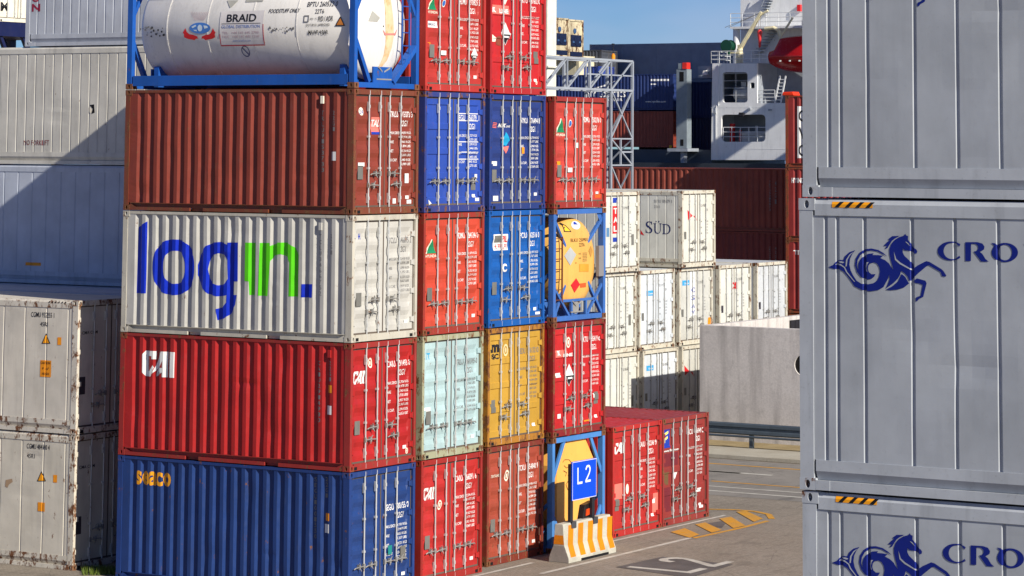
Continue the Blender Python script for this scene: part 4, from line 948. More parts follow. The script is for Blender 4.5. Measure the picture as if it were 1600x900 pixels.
def crow_marks(c, z):
    S2 = c['side']; base = 2*TIERH
    def pxl(u, v): p_ = at(u, v, x=XR+XS); return (YR-p_.y, p_.z-base)
    Q = lambda pts: [pxl(1290+a_/7.5, 360+b_/7.5) for a_, b_ in pts]
    main = [(50, 432), (112, 404), (150, 356), (190, 345), (228, 350), (250, 300), (300, 255), (370, 232), (335, 275), (308, 335), (300, 400), (315, 470), (345, 530), (385, 590), (440, 625), (520, 632), (580, 620), (625, 590), (650, 540), (660, 480), (650, 430), (625, 390), (590, 375), (545, 385), (525, 412), (518, 450), (530, 490), (560, 515), (607, 512), (590, 545), (560, 568), (510, 578), (460, 560), (425, 520), (405, 470), (403, 410), (418, 360), (445, 322), (480, 295), (520, 275), (585, 268), (572, 288), (640, 290), (695, 297), (665, 325), (720, 350), (765, 388), (800, 445), (815, 465), (805, 420), (785, 350), (770, 280), (768, 220), (790, 160), (830, 112), (880, 80), (940, 62), (952, 38), (965, 60), (988, 66), (985, 110), (1010, 140), (1035, 195), (1082, 222), (1096, 245), (1088, 272), (1062, 272), (1010, 240), (950, 235), (925, 213), (925, 260), (945, 300), (1000, 350), (1045, 405), (1052, 445), (1100, 410), (1200, 360), (1240, 370), (1380, 455), (1405, 480), (1437, 530), (1425, 545), (1385, 535), (1370, 490), (1345, 475), (1235, 410), (1210, 415), (1110, 500), (1045, 562), (1020, 590), (998, 585), (985, 545), (950, 505), (905, 475), (895, 520), (870, 565), (815, 620), (728, 682), (752, 630), (772, 570), (765, 515), (752, 570), (700, 665), (640, 700), (540, 715), (450, 700), (360, 655), (330, 610), (280, 540), (230, 482), (180, 458), (110, 450)]
    belly = [(728, 694), (800, 658), (870, 598), (912, 510), (955, 545), (985, 600), (1000, 622), (940, 670), (860, 695), (780, 702)]
    leg = [(1040, 605), (1090, 562), (1190, 590), (1205, 620), (1165, 780), (1120, 800), (1090, 835), (1075, 820), (1082, 785), (1135, 765), (1158, 640), (1120, 624), (1050, 612)]
    mane = [(700, 182), (750, 130), (772, 120), (755, 102), (800, 68), (890, 64), (840, 90), (800, 122), (768, 172), (745, 210), (715, 215), (742, 182)]
    arc = [(440, 550), (390, 490), (365, 410), (375, 330), (420, 260), (480, 220), (560, 212), (640, 230), (700, 265), (742, 306), (690, 278), (630, 247), (560, 236), (490, 246), (430, 290), (398, 350), (388, 420), (410, 490), (450, 546)]
    sh = [poly2d(Q(p_)) for p_ in (main, belly, leg, mane, arc)]
    S2.decal('horse_emblem', join2d(*sh), hb)
    slits = [[(822, 250), (850, 335), (900, 378), (1035, 458), (1030, 470), (890, 395), (835, 345)], [(242, 372), (225, 385), (160, 372), (150, 385), (200, 395), (250, 432), (275, 485), (370, 605), (355, 600), (262, 490), (240, 440), (200, 412), (150, 402), (135, 402), (165, 362), (210, 362)], [(255, 425), (262, 345), (300, 285), (352, 248), (305, 300), (280, 345), (270, 420)], [(955, 132), (985, 160), (1012, 185), (990, 150), (970, 135)], [(500, 375), (485, 420), (495, 465), (512, 488), (503, 440), (512, 395), (530, 372)]]
    S2.decal('horse_emblem', join2d(*[poly2d(Q(p_)) for p_ in slits]), c['P'], lift=.002)
    Q3 = lambda pts: [pxl(1460+a_/11.43, 360+b_/11.43) for a_, b_ in pts]
    Cc = ell(318, 368, 226, 170, 22, 48, 300); Ci = ell(348, 368, 150, 142, 22, 300, 52)
    Cc = [(480, 292)]+[(x_, 736-y_) for x_, y_ in ell(330, 368, 238, 170, 26, 45, 315)]+[(480, 452)]
    Ci = [(x_, 736-y_) for x_, y_ in ell(350, 368, 152, 146, 26, 318, 42)]
    R_ = [(585, 210), (800, 210), (890, 235), (928, 290), (920, 340), (880, 368), (840, 382), (890, 420), (945, 510), (1005, 560), (870, 558), (735, 378), (785, 368), (815, 330), (812, 280), (770, 242), (688, 240), (686, 548), (588, 548)]
    Oo = [(1045, 222), (1120, 232)]+[(x_, 790-y_) for x_, y_ in ell(1290, 395, 236, 172, 30, 128, -205)]+[(1100, 275)]
    Oi = [(x_, 790-y_) for x_, y_ in ell(1292, 395, 128, 140, 24)]
    S2.decal('logo_lettering', join2d(poly2d(Q3(Cc+Ci)), poly2d(Q3(R_)), poly2d(Q3(Oo), [Q3(Oi)])), hb)
    a_ = Q3([(585, 210), (688, 548), (1632, 300)]); S2.decal('logo_lettering', T('WLEY', (a_[2][0], a_[1][1], a_[2][0]+1.62, a_[0][1]), .03), hb)
    # hazard tape on the top rail
    zt = HC-.052; x0 = pxl(1303, 316)[0]; x1 = pxl(1367, 316)[0]
    rail = Surf(c['root'], lambda p_, q_, d_: (W-.004+.003-d_, p_, q_), None, [], [HC-.055], lambda a_, b_: max(0, (b_-HC+.055)*.61), off=0)
    rail.decal('hazard_tape', rect(x0, zt-.035, x1, zt+.022), hazs)
    n_ = 4
    for k_ in range(n_):
        xx = x0+.03+k_*(x1-x0)/n_; rail.decal('hazard_tape', poly2d([(xx, zt-.035), (xx+.045, zt-.035), (xx+.10, zt+.022), (xx+.055, zt+.022)]), hazb, lift=.002)
for i, c in enumerate(crow[:4]): crow_marks(c, i)

# ================================================================== LEFT REEFERS
G_L = 'white reefers behind on the left'
wr = (214, 212, 206)
lowX, lowY = .29, 7.5
LA = container('dirty white reefer with rusty corner standing on the ground at bottom left', lowX, lowY, 0, (210, 202, 184), kind='reefer', L=L40, H=HC, rust=.18, seams=.62, group=G_L, frame_rust=.6, cat='refrigerated container', dent=(71, 30, .014))
LB = container('white reefer with large yellow caution label, upper of the two at left edge', lowX, lowY, TIERH, (212, 204, 188), kind='reefer', L=L40, H=HC, rust=.08, seams=.62, group=G_L, frame_rust=.5, cat='refrigerated container', dent=(72, 24, .010))
container('white reefer hidden behind the left pair, only its shaded roof seen', 2.95, lowY+.3, 0, (188, 192, 196), kind='reefer', L=L40, H=HC, rust=.05, group=G_L, cat='refrigerated container', detail=0)
container('white reefer with shaded blue looking roof behind the left pair', 2.95, lowY+.3, TIERH, (188, 192, 196), kind='reefer', L=L40, H=HC, rust=.05, group=G_L, cat='refrigerated container', detail=0)
bkX = 5.55
for k in range(2): container('pale reefer low in the rear left stack, hidden tier %s' % ('on the ground', 'above it')[k], bkX, 7.7, k*TIERH, (190, 194, 200), kind='reefer', L=L40, H=HC, rust=.02, group=G_L, cat='refrigerated container', detail=0)
BK3 = container('blue grey reefer mostly in shadow, lowest visible tier of the rear left stack', bkX, 7.7, 2*TIERH, (182, 188, 198), kind='reefer', L=L40, H=HC, rust=.0, seams=.46, group=G_L, cat='refrigerated container', detail=0, dirt=.12)
BK4 = container('cream reefer with narrow seams and a torn hole, crossed by the diagonal shadow', bkX, 7.7, 3*TIERH, (204, 200, 188), kind='reefer', L=L40, H=HC, rust=.03, seams=.29, group=G_L, cat='refrigerated container', detail=0, dirt=.4, dent=(73, 24, .012))
BK5 = container('light grey reefer with upright red letters, top of the rear left stack', bkX, 13.85-L20, 4*TIERH, (186, 190, 196), kind='reefer', L=L20, H=HC, rust=.0, seams=.27, group=G_L, cat='refrigerated container', detail=0, dirt=.12)
D = BK4['side']; D.decal('lettering', T('NO FORKLIFT', D.box(37, 219, 77, 227), .0), paint('maroon_lettering', (120, 44, 44)))
D.decal('hole', poly2d([D.px(140, 164), D.px(147, 163), D.px(148, 176), D.px(143, 178), D.px(145, 170)]), black); D.decal('hole', poly2d([D.px(139, 165), D.px(144, 171), D.px(142, 177), D.px(139, 174)]), cream, lift=.004)
D = BK3['side']; D.decal('sticker', rect(*D.box(40, 410, 64, 415)), orange)
D = BK5['side']; mr_ = paint('red_lettering', (150, 36, 60))
D.decal('lettering', join2d(T('N', D.box(50, 6, 63, 18), .03), T('O', D.box(50, -9, 62, 3), .03), T('T', D.box(50, -24, 62, -12), .03), T('I', D.box(54, -39, 58, -27), .03), T('R', D.box(50, -54, 62, -42), .03)), mr_)
def reefer_marks(c, code, u, v, caution=True):
    D = c['side']; D.decal('lettering', join2d(T(code, D.box(u, v, u+36, v+8), .005), T('45R1', D.box(u+ (14 if caution else 0), v+15, u+26 if caution else u+12, v+22), .005)), dark)
    tu = u+ (17 if caution else 17); tv = v+ (34 if caution else 43)
    D.decal('warning_sign', poly2d([D.px(tu+6, tv-1), D.px(tu-1, tv+15), D.px(tu+13, tv+15)]), dark, lift=.001); D.decal('warning_sign', poly2d([D.px(tu+6, tv+1.5), D.px(tu+1, tv+14), D.px(tu+11, tv+14)]), hazs, lift=.004)
    D.decal('sticker', rect(*D.box(tu+24, tv+5, tu+30, tv+17)), orange, lift=.002)
    if caution:
        D.decal('caution_label', rect(*D.box(63, 563, 80, 589)), orange, lift=.002); D.decal('lettering', join2d(T('CAUTION', D.box(64, 565, 79, 569), .02), T('9\' - 6"', D.box(66, 574, 77, 578), .02), T('HIGH', D.box(66, 582, 77, 586), .02)), paint('brown_text', (120, 70, 20)), lift=.005)
    else: D.decal('caution_label', rect(*D.box(59, 785, 70, 799)), orange, lift=.002)
reefer_marks(LB, 'CGMU 932255 1', 49, 488); reefer_marks(LA, 'CGMU 484140 4', 42, 694, False)
for c in (LB,):
    D = c['side']
    n_ = 7
    rail = Surf(c['root'], lambda a_, b_, d_: (.004-.003+d_, L40-a_, b_), D.pixel, off=0)
    for k_ in range(6): x_, z_ = rail.px(76+k_*5, 469.0+k_*.35); rail.decal('hazard_tape', poly2d([(x_, HC-.07), (x_+.04, HC-.07), (x_+.07, HC-.03), (x_+.03, HC-.03)]), hazb)
for c, pl in ((LA, (.13, .75)), (LB, (.16, .85))):
    c['door'].decal('data_plate', rect(pl[0], pl[1], pl[0]+.2, pl[1]+.38), paint('dark_plate', (60, 56, 62)), lift=.003)
    c['door'].decal('lettering', T('CMA CGM', (.22, 2.15, .75, 2.22), .01), dark)
D = LA['side']; D.decal('rust_stain', poly2d([D.px(u, v) for u, v in ((9, 750), (19, 748), (20, 753), (14, 757), (12, 762), (8, 760))]), paint('scrape', (168, 140, 110)), lift=.001)

# far left: white reefer with black letters on a navy lattice trestle
zr = at(18, 30, y=40)
ZX, ZY = zr.x, 40.
zc = container('white reefer with large black letters high at the top left corner', ZX+.2-W*.0-1.0, ZY, at(10, 34, y=ZY).z, (226, 220, 200), kind='reefer', L=L40, H=HC, rust=.05, group=None, cat='refrigerated container', detail=1)
zc['door'].decal('logo_lettering', T('ZIM', zc['door'].box(-16, 3, 13, 17), .04), dark)
tb = empty('lattice_trestle', (ZX, ZY, 0), 'navy blue lattice trestle under the white lettered reefer at top left', 'steel trestle')
mb = MB(); nb = paint('navy_steel', (24, 30, 70)); zt_ = at(10, 34, y=ZY).z
x0_, x1_ = zc['root'].location.x-1.0, zc['root'].location.x+W+1.6
mb.box(x0_-ZX, x1_-ZX, 0, 3, zt_-.55, zt_-.01)
for zz in (zt_-3.0, zt_-6.5): mb.box(x0_-ZX, x1_-ZX, 0, .3, zz-.12, zz+.12)
for k in range(4):
    xa = x0_-ZX+k*1.3; mb.bar((xa, .15, zt_-.5), (xa+1.5, .15, zt_-3.0), .14); mb.bar((xa+.4, 1.5, zt_-.5), (xa+1.9, 1.5, zt_-3.0), .10)
mb.box(x0_-ZX, x0_-ZX+.35, 0, .35, 0, zt_-.5).box(x1_-ZX-.35, x1_-ZX, 0, .35, 0, zt_-.5).box(x0_-ZX, x0_-ZX+.35, 2.6, 3, 0, zt_-.5).box(x1_-ZX-.35, x1_-ZX, 2.6, 3, 0, zt_-.5)
build('lattice', mb, nb, tb)
# more white reefers behind the trestle
container('pale cream reefer seen through the navy lattice at top left', ZX-1.4, ZY+6, zt_-2.95-.1, (228, 222, 200), kind='reefer', L=L20, H=HC, rust=.05, cat='refrigerated container', detail=0, group='reefers behind the trestle')
for k in range(3): container('pale cream reefer in the hidden lower tiers behind the trestle', ZX-1.4, ZY+6, zt_-3.05-(k+1)*TIERH, (228, 222, 200), kind='reefer', L=L20, H=HC, rust=.05, cat='refrigerated container', detail=0, group='reefers behind the trestle')

# ================================================================== MIDDLE WHITE REEFERS
G_W = 'white reefers behind the concrete wall'
YW = 12.2; SX = [31.66, 34.33, 37.07, 40.02, 42.88]
wc = [(208, 208, 198), (206, 211, 214), (196, 195, 186), (212, 211, 200), (196, 199, 200)]
WL = {(0, 0): 'cream white reefer on the ground, leftmost beside the red container roof', (0, 1): 'cream white reefer below the one with the red column of letters', (0, 2): 'white reefer with upright white letters on a red band between two blue squares',
      (1, 0): 'clean white reefer with pale blue label, standing on the ground behind the red containers', (1, 1): 'clean white reefer with pale blue label in the middle tier',
      (2, 0): 'cream reefer with red kite shaped marks on the ground by the concrete wall', (2, 1): 'beige reefer with upright blue letters on a white band', (2, 2): 'cream reefer with blue lettering on its grey side and red marks on its doors',
      (3, 1): 'cream white reefer with red logo and rusty corner above the concrete wall', (4, 1): 'plain white reefer with rusty corner, rightmost above the concrete wall', (3, 0): 'white reefer hidden behind the concrete wall, left one', (4, 0): 'white reefer hidden behind the concrete wall, right one'}
WH = {}
for (i, t), lab in WL.items():
    c_ = wc[i] if (i, t) != (2, 2) else (210, 208, 196)
    WH[(i, t)] = container(lab, SX[i]+.03*((i+t) % 2), YW+.12*((i*2+t) % 2), t*TIER, c_, kind='reefer', L=L20, H=H20, rust=.06, group=G_W, frame_rust=.42 if t else .3, cat='refrigerated container', seams=.34, handles='stag', frame_col=(204, 198, 180))
for key, c in WH.items():
    rr = random.Random(key[0]*7+key[1]); D = c['door']
    D.decal('lettering', join2d(TA('S%sU %d' % ('UDC'[key[0] % 3], rr.randint(100000, 999999)), 1.42, 2.02, .09, .6), TA('22R1', 1.84, 1.88, .08, .6), *[TA('%d,%03d KGS' % (rr.randint(2, 30), rr.randint(100, 999)), 1.80, 1.5-.1*k, .05, .7) for k in range(5)], *[TA('TARE', 1.42, 1.5-.2*k, .05, .8) for k in range(3)]), greyl, parent=c['DR'])
    px_ = .24 if key[0] else 2.0
    D.decal('data_plate', rect(px_, .95 if key[0] else .85, px_+.16, 1.2), paint('dark_plate', (60, 56, 62)) if key[0] > 2 else plate, lift=.003)
D = WH[(0, 2)]['door']; D.decal('logo', rect(*D.box(957, 322, 966, 365)), redp); D.decal('logo', join2d(rect(*D.box(957.5, 309, 965.5, 317)), rect(*D.box(957.5, 371, 965.5, 378))), bluep)
D.decal('lettering', join2d(T('T', D.box(958.5, 325, 964.5, 334), .04), T('A', D.box(958.5, 339, 964.5, 348), .04), T('L', D.box(958.5, 353, 964.5, 362), .04)), white_let, lift=.003); D.decal('sticker', rect(*D.box(947.5, 356, 952, 370)), paint('steel_blue_sticker', (90, 130, 165)))
def kite(D, u, v, s=1): D.decal('logo', join2d(poly2d([D.px(u, v), D.px(u+8*s, v+9*s), D.px(u+1*s, v+16*s)]), poly2d([D.px(u+9*s, v+9*s), D.px(u+13*s, v+10*s), D.px(u+15*s, v+17*s)])), redp, lift=.001)
kite(WH[(2, 2)]['door'], 1074, 328); kite(WH[(2, 0)]['door'], 1069, 571)
D = WH[(2, 1)]['door']; D.decal('logo', rect(*D.box(1078, 424, 1087, 493)), paint('clean_white', (236, 236, 232)), lift=.001); D.decal('lettering', join2d(*[T(ch, D.box(1080, 449+12*k, 1085, 457+12*k), .02) for k, ch in enumerate('CSAV')]), bluep, lift=.004)
for key, (u, v) in {(2, 1): (1066, 438), (1, 1): (1010, 454), (1, 0): (1010, 571)}.items():
    D = WH[key]['door']; D.decal('sticker', rect(*D.box(u, v, u+11, v+8)), paint('light_blue_label', (60, 160, 215)), lift=.001); D.decal('lettering', T('Cronos', D.box(u+3, v+3, u+10, v+6), .02), white_let, lift=.004)
D = WH[(3, 1)]['door']; D.decal('logo', fit(CAI, D.box(1143, 441, 1152, 452)), redp)
D = WH[(2, 1)]['door']; x_, z_ = D.px(1108, 505); D.decal('warning_sign', poly2d([(x_-.13, z_-.13), (x_+.13, z_-.13), (x_+.08, z_+.2), (x_-.08, z_+.2)]), orange, lift=.003)
D = WH[(2, 2)]['side']; gs = paint('navy_serif', (26, 38, 90))
def serif(ch, box):
    x0, z0, x1, z1 = box; w_, h = x1-x0, z1-z0; f = lambda P_: [(x0+a_*w_, z0+b_*h) for a_, b_ in P_]
    if ch == 'S': return poly2d(f([(.9, .98), (.9, .72), (.86, .72), (.78, .86), (.6, .94), (.42, .92), (.3, .8), (.34, .68), (.55, .58), (.8, .44), (.95, .3), (.93, .12), (.76, 0), (.5, -.03), (.25, .02), (.1, 0), (.08, .3), (.13, .3), (.2, .14), (.4, .04), (.62, .06), (.74, .18), (.7, .3), (.5, .41), (.25, .52), (.1, .66), (.1, .82), (.24, .97), (.5, 1.02), (.72, .98), (.85, 1)]))
    if ch == 'U': return join2d(poly2d(f([(0, 1), (.36, 1), (.36, .95), (.27, .92), (.27, .3), (.36, .12), (.55, .05), (.72, .12), (.8, .3), (.8, .92), (.7, .95), (.7, 1), (1, 1), (1, .95), (.88, .92), (.88, .28), (.76, .06), (.5, -.03), (.24, .05), (.12, .25), (.12, .92), (0, .95)])), rect(*[x0+.28*w_, z1+.1*h, x0+.40*w_, z1+.24*h]), rect(*[x0+.6*w_, z1+.1*h, x0+.72*w_, z1+.24*h]))
    return poly2d(f([(0, 1), (.5, 1), (.8, .9), (.98, .65), (.98, .35), (.8, .1), (.5, 0), (0, 0), (0, .05), (.12, .08), (.12, .92), (0, .95)]), [f([(.28, .93), (.5, .93), (.7, .82), (.82, .62), (.82, .38), (.7, .18), (.5, .07), (.28, .07)])])
D.decal('logo_lettering', join2d(serif('S', D.box(1008, 346, 1020, 364)), serif('U', D.box(1021, 349, 1034, 365)), serif('D', D.box(1035, 350, 1048, 366))), gs)
D.decal('lettering', join2d(T('SUDU 105879 3', D.box(1022, 312, 1050, 317)), T('22R1', D.box(1022, 321, 1031, 325))), greyl); D.decal('logo', poly2d([D.px(1001, 359), D.px(1007, 368), D.px(1001, 366)]), redp)

# ================================================================== CONCRETE WALLS, GUARDRAIL
cw = gmat('cast_concrete', (208, 202, 196), (220, 214, 208), .35, 14, .9)
n = cw.node_tree.nodes; Lk = cw.node_tree.links
B = n['Principled BSDF']; src = B.inputs['Base Color'].links[0].from_socket
mp = n.new('ShaderNodeMapping'); mp.inputs['Scale'].default_value = (3, 3, .28); tcc = n.new('ShaderNodeTexCoord'); nz = n.new('ShaderNodeTexNoise'); nz.inputs['Scale'].default_value = 1; nz.inputs['Detail'].default_value = 6
mrn = n.new('ShaderNodeMapRange'); mrn.inputs[1].default_value = .48; mrn.inputs[2].default_value = .75; mrn.inputs[4].default_value = .62
mxx = n.new('ShaderNodeMix'); mxx.data_type = 'RGBA'; mxx.inputs['B'].default_value = (.22, .20, .19, 1)
Lk.new(tcc.outputs['Object'], mp.inputs[0]); Lk.new(mp.outputs[0], nz.inputs[0]); Lk.new(nz.outputs[0], mrn.inputs[0]); Lk.new(mrn.outputs[0], mxx.inputs['Factor']); Lk.new(src, mxx.inputs['A']); Lk.new(mxx.outputs['Result'], B.inputs['Base Color'])
hx = at(1256, 571, x=32.8)
mb = MB(); V, F = poly2d([(-9, 0), (9.28, 0), (9.28, 3.62), (-9, 3.62)], [ell(hx.y, hx.z, .33, .33, 28)])
i0 = len(mb.v); mb.v += [(32.8, a, b) for a, b in V]; mb.f += [tuple(i0+k for k in f) for f in F]
hl = ell(hx.y, hx.z, .33, .33, 28); i0 = len(mb.v); mb.v += [(32.8, a, b) for a, b in hl]+[(33.1, a, b) for a, b in hl]
for k in range(28): mb.f.append((i0+k, i0+(k+1) % 28, i0+28+(k+1) % 28, i0+28+k))
mb.quad((32.8, -9, 3.62), (32.8, 9.28, 3.62), (33.1, 9.28, 3.62), (33.1, -9, 3.62)); mb.quad((32.8, 9.28, 0), (33.1, 9.28, 0), (33.1, 9.28, 3.62), (32.8, 9.28, 3.62)); mb.quad((33.1, -9, 0), (33.1, hx.y-.33, 0), (33.1, hx.y-.33, 3.62), (33.1, -9, 3.62)); mb.quad((33.1, hx.y+.33, 0), (33.1, 9.28, 0), (33.1, 9.28, 3.62), (33.1, hx.y+.33, 3.62))
tag(build('concrete_wall', mb, cw, fix=False), 'streaked grey concrete wall with round hole, behind the guardrail', 'wall')
mb = MB().box(33.11, 52, 9.0, 9.28, 0, 3.62)
tag(build('concrete_wall', mb, cw, bevel=.01), 'sunlit concrete wall running away behind the streaked grey wall', 'wall')
mb = MB(); 
for k in range(3): a = at(1237+k*6, 500, y=8.99); mb.box(a.x-.16, a.x+.16, 8.93, 8.99, 3.2, 3.5)
br_ = build('wall_bracket', mb, dark); tag(br_, 'row of small dark brackets near the top of the sunlit concrete wall', 'bracket')
tag(build('dark_plug', MB().cyl((32.86, hx.y, hx.z), (33.6, hx.y, hx.z), .34, 28), black, fix=True), 'black plug added to darken the round hole in the streaked concrete wall', 'dark_plug')  # closed black cylinder behind the round hole paints its inside dark
gr = empty('guardrail', (31.0, 6.5, 0), 'dark grey steel guardrail in front of the streaked concrete wall', 'guardrail')
gm = paint('guardrail_steel', (92, 104, 114), rough=.4, metal=.5, dirt=.3)
zz = .10; prf = [(0, .80), (-.05, .76), (-.05, .68), (0, .64), (-.0, .60), (-.05, .56), (-.05, .48), (0, .44), (.012, .44), (.012, .80)]
prf = [(a, b+.02) for a, b in prf]
mb = MB(); 
for (a, b), (c_, d_) in zip(prf, prf[1:]): mb.quad((a, -26, b), (a, 14, b), (c_, 14, d_), (c_, -26, d_))
build('rail_beam', mb, gm, gr, fix=False)
build('rail_tube', MB().cyl((-.08, -26, .42), (-.08, 14, .42), .035, 8), gm, gr)
for k in range(-8, 5): build('post', MB().box(.015, .13, k*2.9+.0, k*2.9+.12, 0, .78), gm, gr)

# ================================================================== BARRIER WITH BAY SIGN
by0, by1 = -.92, -.42; bx0, bx1 = 7.26, 9.40
bw = gmat('barrier_white', (200, 196, 180), (182, 178, 162), 2.5, 22)
bo = gmat('barrier_orange', (236, 140, 12), (220, 128, 22), 2.5, 22)
bc = gmat('barrier_concrete', (166, 158, 148), (150, 142, 134), 2.5, 22)
bar = empty('concrete_barrier', ((bx0+bx1)/2, (by0+by1)/2, 0), 'white and orange striped concrete barrier carrying the blue bay sign', 'barrier')
ym = (by0+by1)/2; prof = [(-.26, .0), (-.26, .10), (-.235, .16), (-.14, .38), (-.105, .82), (-.09, .845), (.09, .845), (.105, .82), (.14, .38), (.235, .16), (.26, .10), (.26, 0)]
hl_ = (bx1-bx0)/2
mb = MB(); mb.prism([(a, b) for a, b in prof], 'x', -hl_, hl_)
BB = build('barrier_body', mb, bw, bar, bevel=.008)
def bdepth(z_):
    pr_ = [(.10, -.26), (.16, -.235), (.38, -.14), (.82, -.105)]; return interp(pr_, z_)
BS = Surf(BB, lambda a, b, d_: (a, bdepth(b)+d_, b), None, [], [.16, .38], off=.004)
st = []
for k in range(5):
    x_ = -hl_+.10+k*.44; st.append(poly2d([(x_, .12), (x_+.23, .12), (x_+.36, .80), (x_+.13, .80)]))
BS.decal('stripe', join2d(*st), bo)
BE = Surf(BB, lambda a, b, d_: (-hl_+d_, a, b), None, off=.004)
BE.decal('stripe', poly2d([(-.135, .40), (.135, .40), (.115, .60), (-.115, .60)]), bo); BE.decal('bare_end', poly2d([(-.255, .02), (.255, .02), (.23, .155), (.135, .37), (-.135, .37), (-.23, .155)]), bc)
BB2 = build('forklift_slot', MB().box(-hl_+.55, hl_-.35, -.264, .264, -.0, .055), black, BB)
sg = empty('bay_sign', (8.4, ym, .8), 'blue rectangular sign reading L 2 on two dark posts above the barrier', 'sign')
sb = paint('sign_blue', (0, 72, 214), dirt=.04, var=.03, rough=.35)
a = at(893, 722, y=ym-.08); b = at(931, 709, y=ym-.08); c_ = at(893, 783, y=ym-.08)
sx0, sx1, sz0, sz1 = a.x-8.4, b.x-8.4, c_.z-.8, a.z-.8
build('sign_board', MB().box(sx0, sx1, -.10, -.07, sz0, sz1), sb, sg, bevel=.006)
SG = Surf(sg, lambda p_, q_, d_: (p_, -.10+d_, q_), lambda u, v: (lambda p_: (p_.x-8.4, p_.z-.8))(at(u, v, y=ym-.10)), off=.003)
SG.decal('sign_border', frame2d(sx0+.008, sz0+.008, sx1-.008, sz1-.008, .012), white_let)
wv = paint('sign_white', (225, 232, 245), dirt=.03)
lx0, lz0 = SG.px(902, 757); lx1, lz1 = SG.px(909, 731); Lw = .05
SG.decal('lettering', poly2d([(lx0, lz0), (lx1+.03, lz0), (lx1+.03, lz0+Lw), (lx0+Lw, lz0+Lw), (lx0+Lw, lz0+.37), (lx0, lz0+.37)]), wv)
ox = lx0+.36; tw = [(0, .28), (.01, .32), (.05, .37), (.12, .385), (.19, .37), (.235, .31), (.23, .25), (.19, .18), (.07, .05), (.24, .05), (.24, 0), (0, 0), (0, .05), (.14, .19), (.18, .25), (.18, .30), (.15, .335), (.10, .335), (.06, .31), (.05, .28)]
SG.decal('lettering', poly2d([(ox+p_[0], lz0+.01+p_[1]) for p_ in tw]), wv)
pm = paint('post_dark', (38, 38, 42))
for xx in (sx0-.02, sx1-.14): build('post', MB().box(xx, xx+.12, -.066, .0, -.02, sz1-.05), pm, sg)
for xx in (sx0-.02, sx1-.14): build('clamp', MB().box(xx-.04, xx+.16, -.13, .10, -.02+.047, .06).box(xx-.04, xx+.16, -.135, -.105, -.08, .06), paint('clamp_grey', (70, 72, 76)), sg)
# black document box with orange panel behind the posts
a = at(902, 812, y=.0); pb_ = at(913, 799, y=ym+.12); db_ = empty('document_box', (pb_.x, ym+.12, pb_.z), 'black box with orange red window fixed below the blue sign', 'box')
build('box_shell', MB().prism([(-.28, -.26), (.18, -.20), (.26, .22), (-.14, .16)], 'y', -.10, .05), paint('box_black', (34, 28, 26)), db_, bevel=.01)
build('panel', MB().prism([(-.12, -.08), (.14, -.05), (.16, .09), (-.10, .06)], 'y', -.12, -.10), paint('panel_orange', (224, 74, 20)), db_)

# ================================================================== BROWN LONG CONTAINERS BEHIND
G_B = 'rust brown containers in front of the ship'
XBR = 56.0
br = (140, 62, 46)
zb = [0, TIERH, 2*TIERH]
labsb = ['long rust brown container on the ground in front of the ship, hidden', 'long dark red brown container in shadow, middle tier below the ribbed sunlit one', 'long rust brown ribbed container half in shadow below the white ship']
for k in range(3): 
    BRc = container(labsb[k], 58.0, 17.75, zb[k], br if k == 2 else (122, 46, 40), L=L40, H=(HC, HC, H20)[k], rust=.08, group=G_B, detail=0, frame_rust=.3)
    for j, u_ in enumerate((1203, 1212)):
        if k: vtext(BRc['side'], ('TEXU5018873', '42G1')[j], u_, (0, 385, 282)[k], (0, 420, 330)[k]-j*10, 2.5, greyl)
labr = ['ground level', 'second tier', 'third tier', 'top tier']
for k in range(4):
    c = container(['red brown container at the foot of the stack beside the grey reefers, hidden', 'red brown container with rusty post, second from ground beside the grey reefers', 'red brown container with short white word beside the right grey reefers', 'red brown container with white panel of black letters beside the right grey reefers'][k], XBR, 17.62-L40, (0, TIERH-.24, 2*TIERH-.24, 3*TIERH-.24)[k] if k else 0, (150, 46, 42), L=L40, H=HC if k else HC-.26, rust=.10, group=G_B, detail=0, frame_rust=.6, frame_col=(150, 72, 44))
    D = c['side']
    if k == 3:
        D.decal('lettering_panel', rect(*D.box(1246, 166, 1262, 247)), white_let)
        D.decal('lettering', join2d(*[T(ch, D.box(1248, 172+27*j, 1258, 190+27*j), .02) for j, ch in enumerate('OVO')]), dark, lift=.003)
    if k == 2: D.decal('lettering', T('HYUNDAI', D.box(1237, 278, 1260, 286), .04), white_let)
    if k == 1: D.decal('lettering', T('TTX', D.box(1240, 391, 1256, 398), .04), white_let)
p = at(1236, 151, x=56.6)
ob = tag(build('lashing_box', MB().prism([(-.28, 0), (.28, 0), (.24, .14), (-.22, .16)], 'x', -.3, .3), paint('hot_orange', (235, 60, 20)), bevel=.03), 'bright orange box lying on top of the red brown stack', 'box'); ob.location = (p.x, p.y, 4*TIERH-.24-.01)

